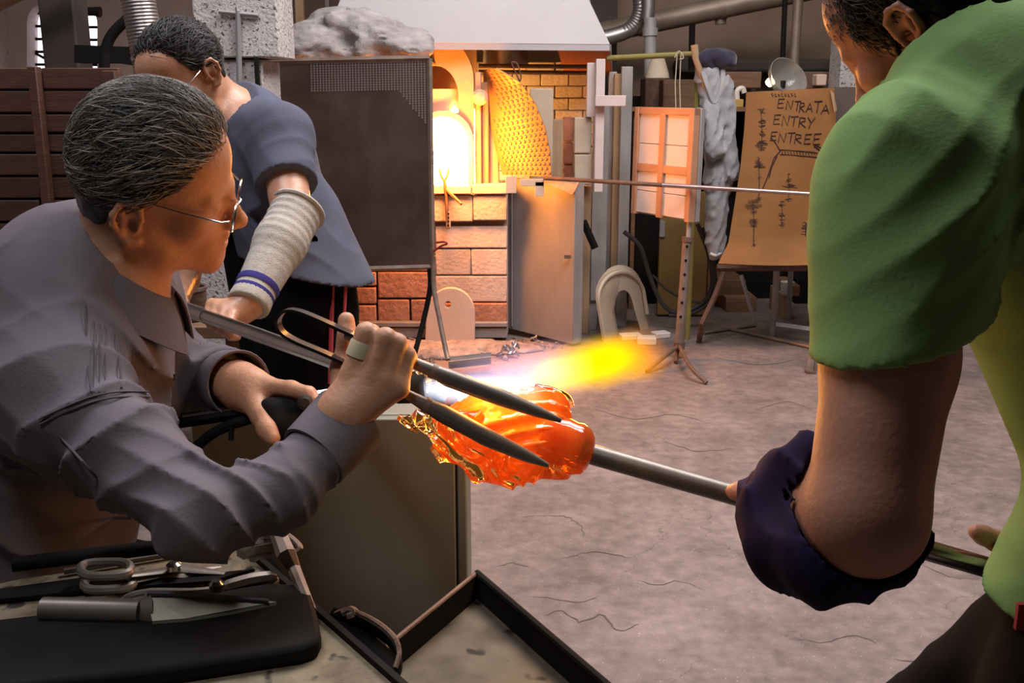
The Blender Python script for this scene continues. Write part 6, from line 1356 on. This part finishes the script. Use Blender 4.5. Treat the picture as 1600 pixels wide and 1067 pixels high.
# ---- man in green at the right
def man3():
    pr = thing('person', 'dark-haired man in a bright green T-shirt carrying the pipe at the right', 'person', (0.62, 1.2, 0.0))
    f, u = (-0.50, 0.66, -0.55), (-0.40, 0.05, 0.9)
    hd = Head((0, 0, 0), f, u, 1.0); hd.c = npv(W(1416, 48, 1.10))-hd.R@np.array([.088, -.016, -.008])
    N0 = W(1535, 95, 1.22); upp, che, mid, pel = W(1575, 190, 1.24), W(1610, 380, 1.24), W(1742, 740, 1.22), W(1722, 1000, 1.18)
    shL, elL, wrL = W(1430, 285, 1.02), W(1352, 806, 0.955), W(1212, 788, 1.20); shR, elR, wrR = W(1570, 260, 1.42), W(1650, 640, 1.46), W(1640, 872, 1.34)
    S_ = V((0.45, 1, 0.05)).normalized()
    nh = len(hd.prims())
    body = hd.prims()+[cap(hd.w(0, -.03, -.045), N0, .056, .065, .03), cap(N0, upp, .065, .09, .04), ec(upp, che, S_, .15, .10, .16, .10), ec(che, mid, S_, .16, .10, .135, .075), ec(mid, pel, S_, .135, .075, .15, .10),
        cap(upp, shL, .08, .062, .05), cap(upp, shR, .08, .062, .05), cap(shL, shL.lerp(elL, .55), .058, .060), cap(shL.lerp(elL, .55), elL, .060, .054), cap(elL, elL.lerp(wrL, .3), .052, .050), cap(elL.lerp(wrL, .3), wrL, .05, .031), cap(shR, elR, .06, .05), cap(elR, wrR, .046, .03)]
    hp = [pel+S_*-.09+V((0, 0, -.04)), pel+S_*.09+V((0, 0, -.04))]; kn = [V((0.53, 1.06, .50)), V((0.62, 1.36, .50))]; an = [V((0.56, 1.08, .10)), V((0.68, 1.40, .10))]
    legs = [cap(hp[0], kn[0], .09, .062), cap(hp[1], kn[1], .09, .062), cap(kn[0], an[0], .06, .042), cap(kn[1], an[1], .06, .042)]
    body += legs+foot(an[0], (-1, .2, 0))+foot(an[1], (-1, .2, 0))
    # left hand on the pipe
    hL = [cap(wrL, W(1192, 788, 1.24), .030, .026, .02)]
    hL += chain([(W(1198, 780, 1.235), .0135), (W(1172, 771, 1.255), .0125), (W(1156, 768, 1.27), .0115), (W(1146, 768, 1.28), .0102)], .006)
    for k in range(4): hL += chain([(W(1184+7*k, 790+2*k, 1.27-.012*k), .0125), (W(1178+7*k, 802+2*k, 1.315-.012*k), .0115), (W(1184+7*k, 812+2*k, 1.29-.012*k), .0105)], .005)
    body += hL
    hR = [cap(wrR, W(1606, 870, 1.30), .030, .026, .02)]+chain([(W(1592, 860, 1.285), .015), (W(1556, 845, 1.265), .0130), (W(1536, 836, 1.258), .0118), (W(1525, 831, 1.253), .0098)], .006)
    for k in range(4): hR += chain([(W(1604-6*k, 884-k, 1.295-.010*k), .0125), (W(1598-6*k, 912-k, 1.275-.010*k), .0115), (W(1604-6*k, 920-k, 1.25-.010*k), .0105)], .005)
    body += hR
    B = Sdf(body); sdfobj('body', B, .0035, m_skin3, pr, 1)
    sdir = (elL-shL).normalized()
    form = [ec(upp, che, S_, .165, .118, .175, .115), ec(che, mid, S_, .175, .112, .15, .085), ec(mid, pel+V((0, 0, .03)), S_, .15, .085, .17, .142), cap(N0+V((.02, .0, -.02)), upp, .085, .11, .06), cap(upp, shL, .120, .086, .08), cap(upp, shR, .10, .075, .06),
            cap(shL, shL.lerp(elL, .25), .086, .080, .05), cap(shL.lerp(elL, .25), shL.lerp(elL, .58), .080, .076, .05), cap(shR, shR.lerp(elR, .6), .074, .07, .05), ell(W(1550, 140, 1.14), (.11, .12, .10), None, .06), ell(W(1562, 158, 1.07), (.105, .09, .102), None, .05)]
    nk = (V(hd.w(0, -.03, -.05))-N0).normalized()
    sn = V((.20, 0, -.97)).normalized(); hem = W(1560, 972, 1.1)
    def disp(P):
        d = folds(P, (0.75, 0, -0.5), .10, .034, .025, 5, 3, W(1560, 250, 1.08), .22)+folds(P, (0.65, 0, -0.75), .042, .016, .02, 8, 13, W(1545, 340, 1.0), .15)+folds(P, (0.6, 0, -.8), .06, .010, .03, 7, 5, W(1520, 480, 1.0), .12)
        return d+folds(P, (.8, .2, .5), .08, .010, .05, 6, 7, W(1600, 850, 1.1), .2)+folds(P, (0.8, 0.2, .55), .05, .007, .03, 8, 9, W(1420, 170, 1.0), .10)+.003*vnoise(P, 10, 2)
    pl = [(shL.lerp(elL, .50), sn, shL.lerp(elL, .6), .16), (shR.lerp(elR, .55), (elR-shR).normalized(), shR.lerp(elR, .65), .13), (N0+nk*.045, nk, N0+nk*.09, .10), (hem, V((-.12, 0, -1)).normalized(), None, None)]
    ts = sdfobj('t_shirt', Cloth(Sdf(form), B, -.008, pl, disp, under=Sdf(inflate([p for p in body if p[0] == 'k']+[body[nh+5], body[nh+7]], .008))), .005, m_shirt3, pr, 1, one=True)
    S3 = polygon_ray(Cloth(Sdf(form), None, disp=disp)); link('red_tag', MB().box(S3(1597, 962, .85)+V((0, -.001, 0)), (.014, .006, .03)), m_piping, ts)
    # violet cloth wrapped over the forearm
    wr = [cap(elL.lerp(wrL, .08)+V((0, 0, -.012)), elL.lerp(wrL, .55), .063, .062, .03), cap(elL.lerp(wrL, .55), wrL+(wrL-elL)*.05, .062, .044, .03), ell(W(1268, 875, 1.0), (.040, .05, .030), None, .04), ell(W(1215, 835, 1.06), (.035, .05, .045), None, .04), cap(W(1290, 870, .97), W(1420, 835, .95), .028, .018, .03), cap(W(1262, 720, 1.03), W(1230, 770, 1.06), .030, .035, .03)]
    def wd2(P): return folds(P, (1, .2, .45), .045, .012, .03, 10, 4)+.005*vnoise(P, 24, 6)
    cutn = V((0.25, -.30, 0.92)).normalized()
    sdfobj('forearm_wrap', Cloth(Sdf(wr), B, .003, [], wd2), .0045, m_purple, pr, 1)
    tro = Sdf([ec(pel+V((0, 0, -.14)), pel+V((0, 0, .02)), S_, .17, .13, .155, .11)]+[cap(p[1], p[2], p[3]+.022, p[4]+.03, .04) for p in legs])
    sdfobj('trousers', Cloth(tro, None, disp=lambda P: folds(P, (1, 0, .6), .08, .007, .04, 7, 2)), .009, m_trous, pr, 1)
    for a in an: sdfobj('shoe', Sdf([cap(V(a)+V((0, 0, -.04)), V(a)+V((-1, .2, 0))*.17+V((0, 0, -.052)), .052, .042, .03)]), .009, m_shoe, pr, 1)
    hairset('hair', hd, pr, .006, ([-.13, -.07, -.04, .0, .012, .03, .05, .075, .10], [-.085, -.07, -.01, .018, -.03, -.01, .03, .062, .085]), 6000, lambda L: np.full(len(L), .022), .011, .0008, [(.010, .008, .008)]*5+[(.03, .024, .022)]*2,
            lambda b: np.stack([np.zeros(len(b)), -np.ones(len(b))*.6, -np.ones(len(b))], 1), 8, .4, (.010, .008, .008))
man3()
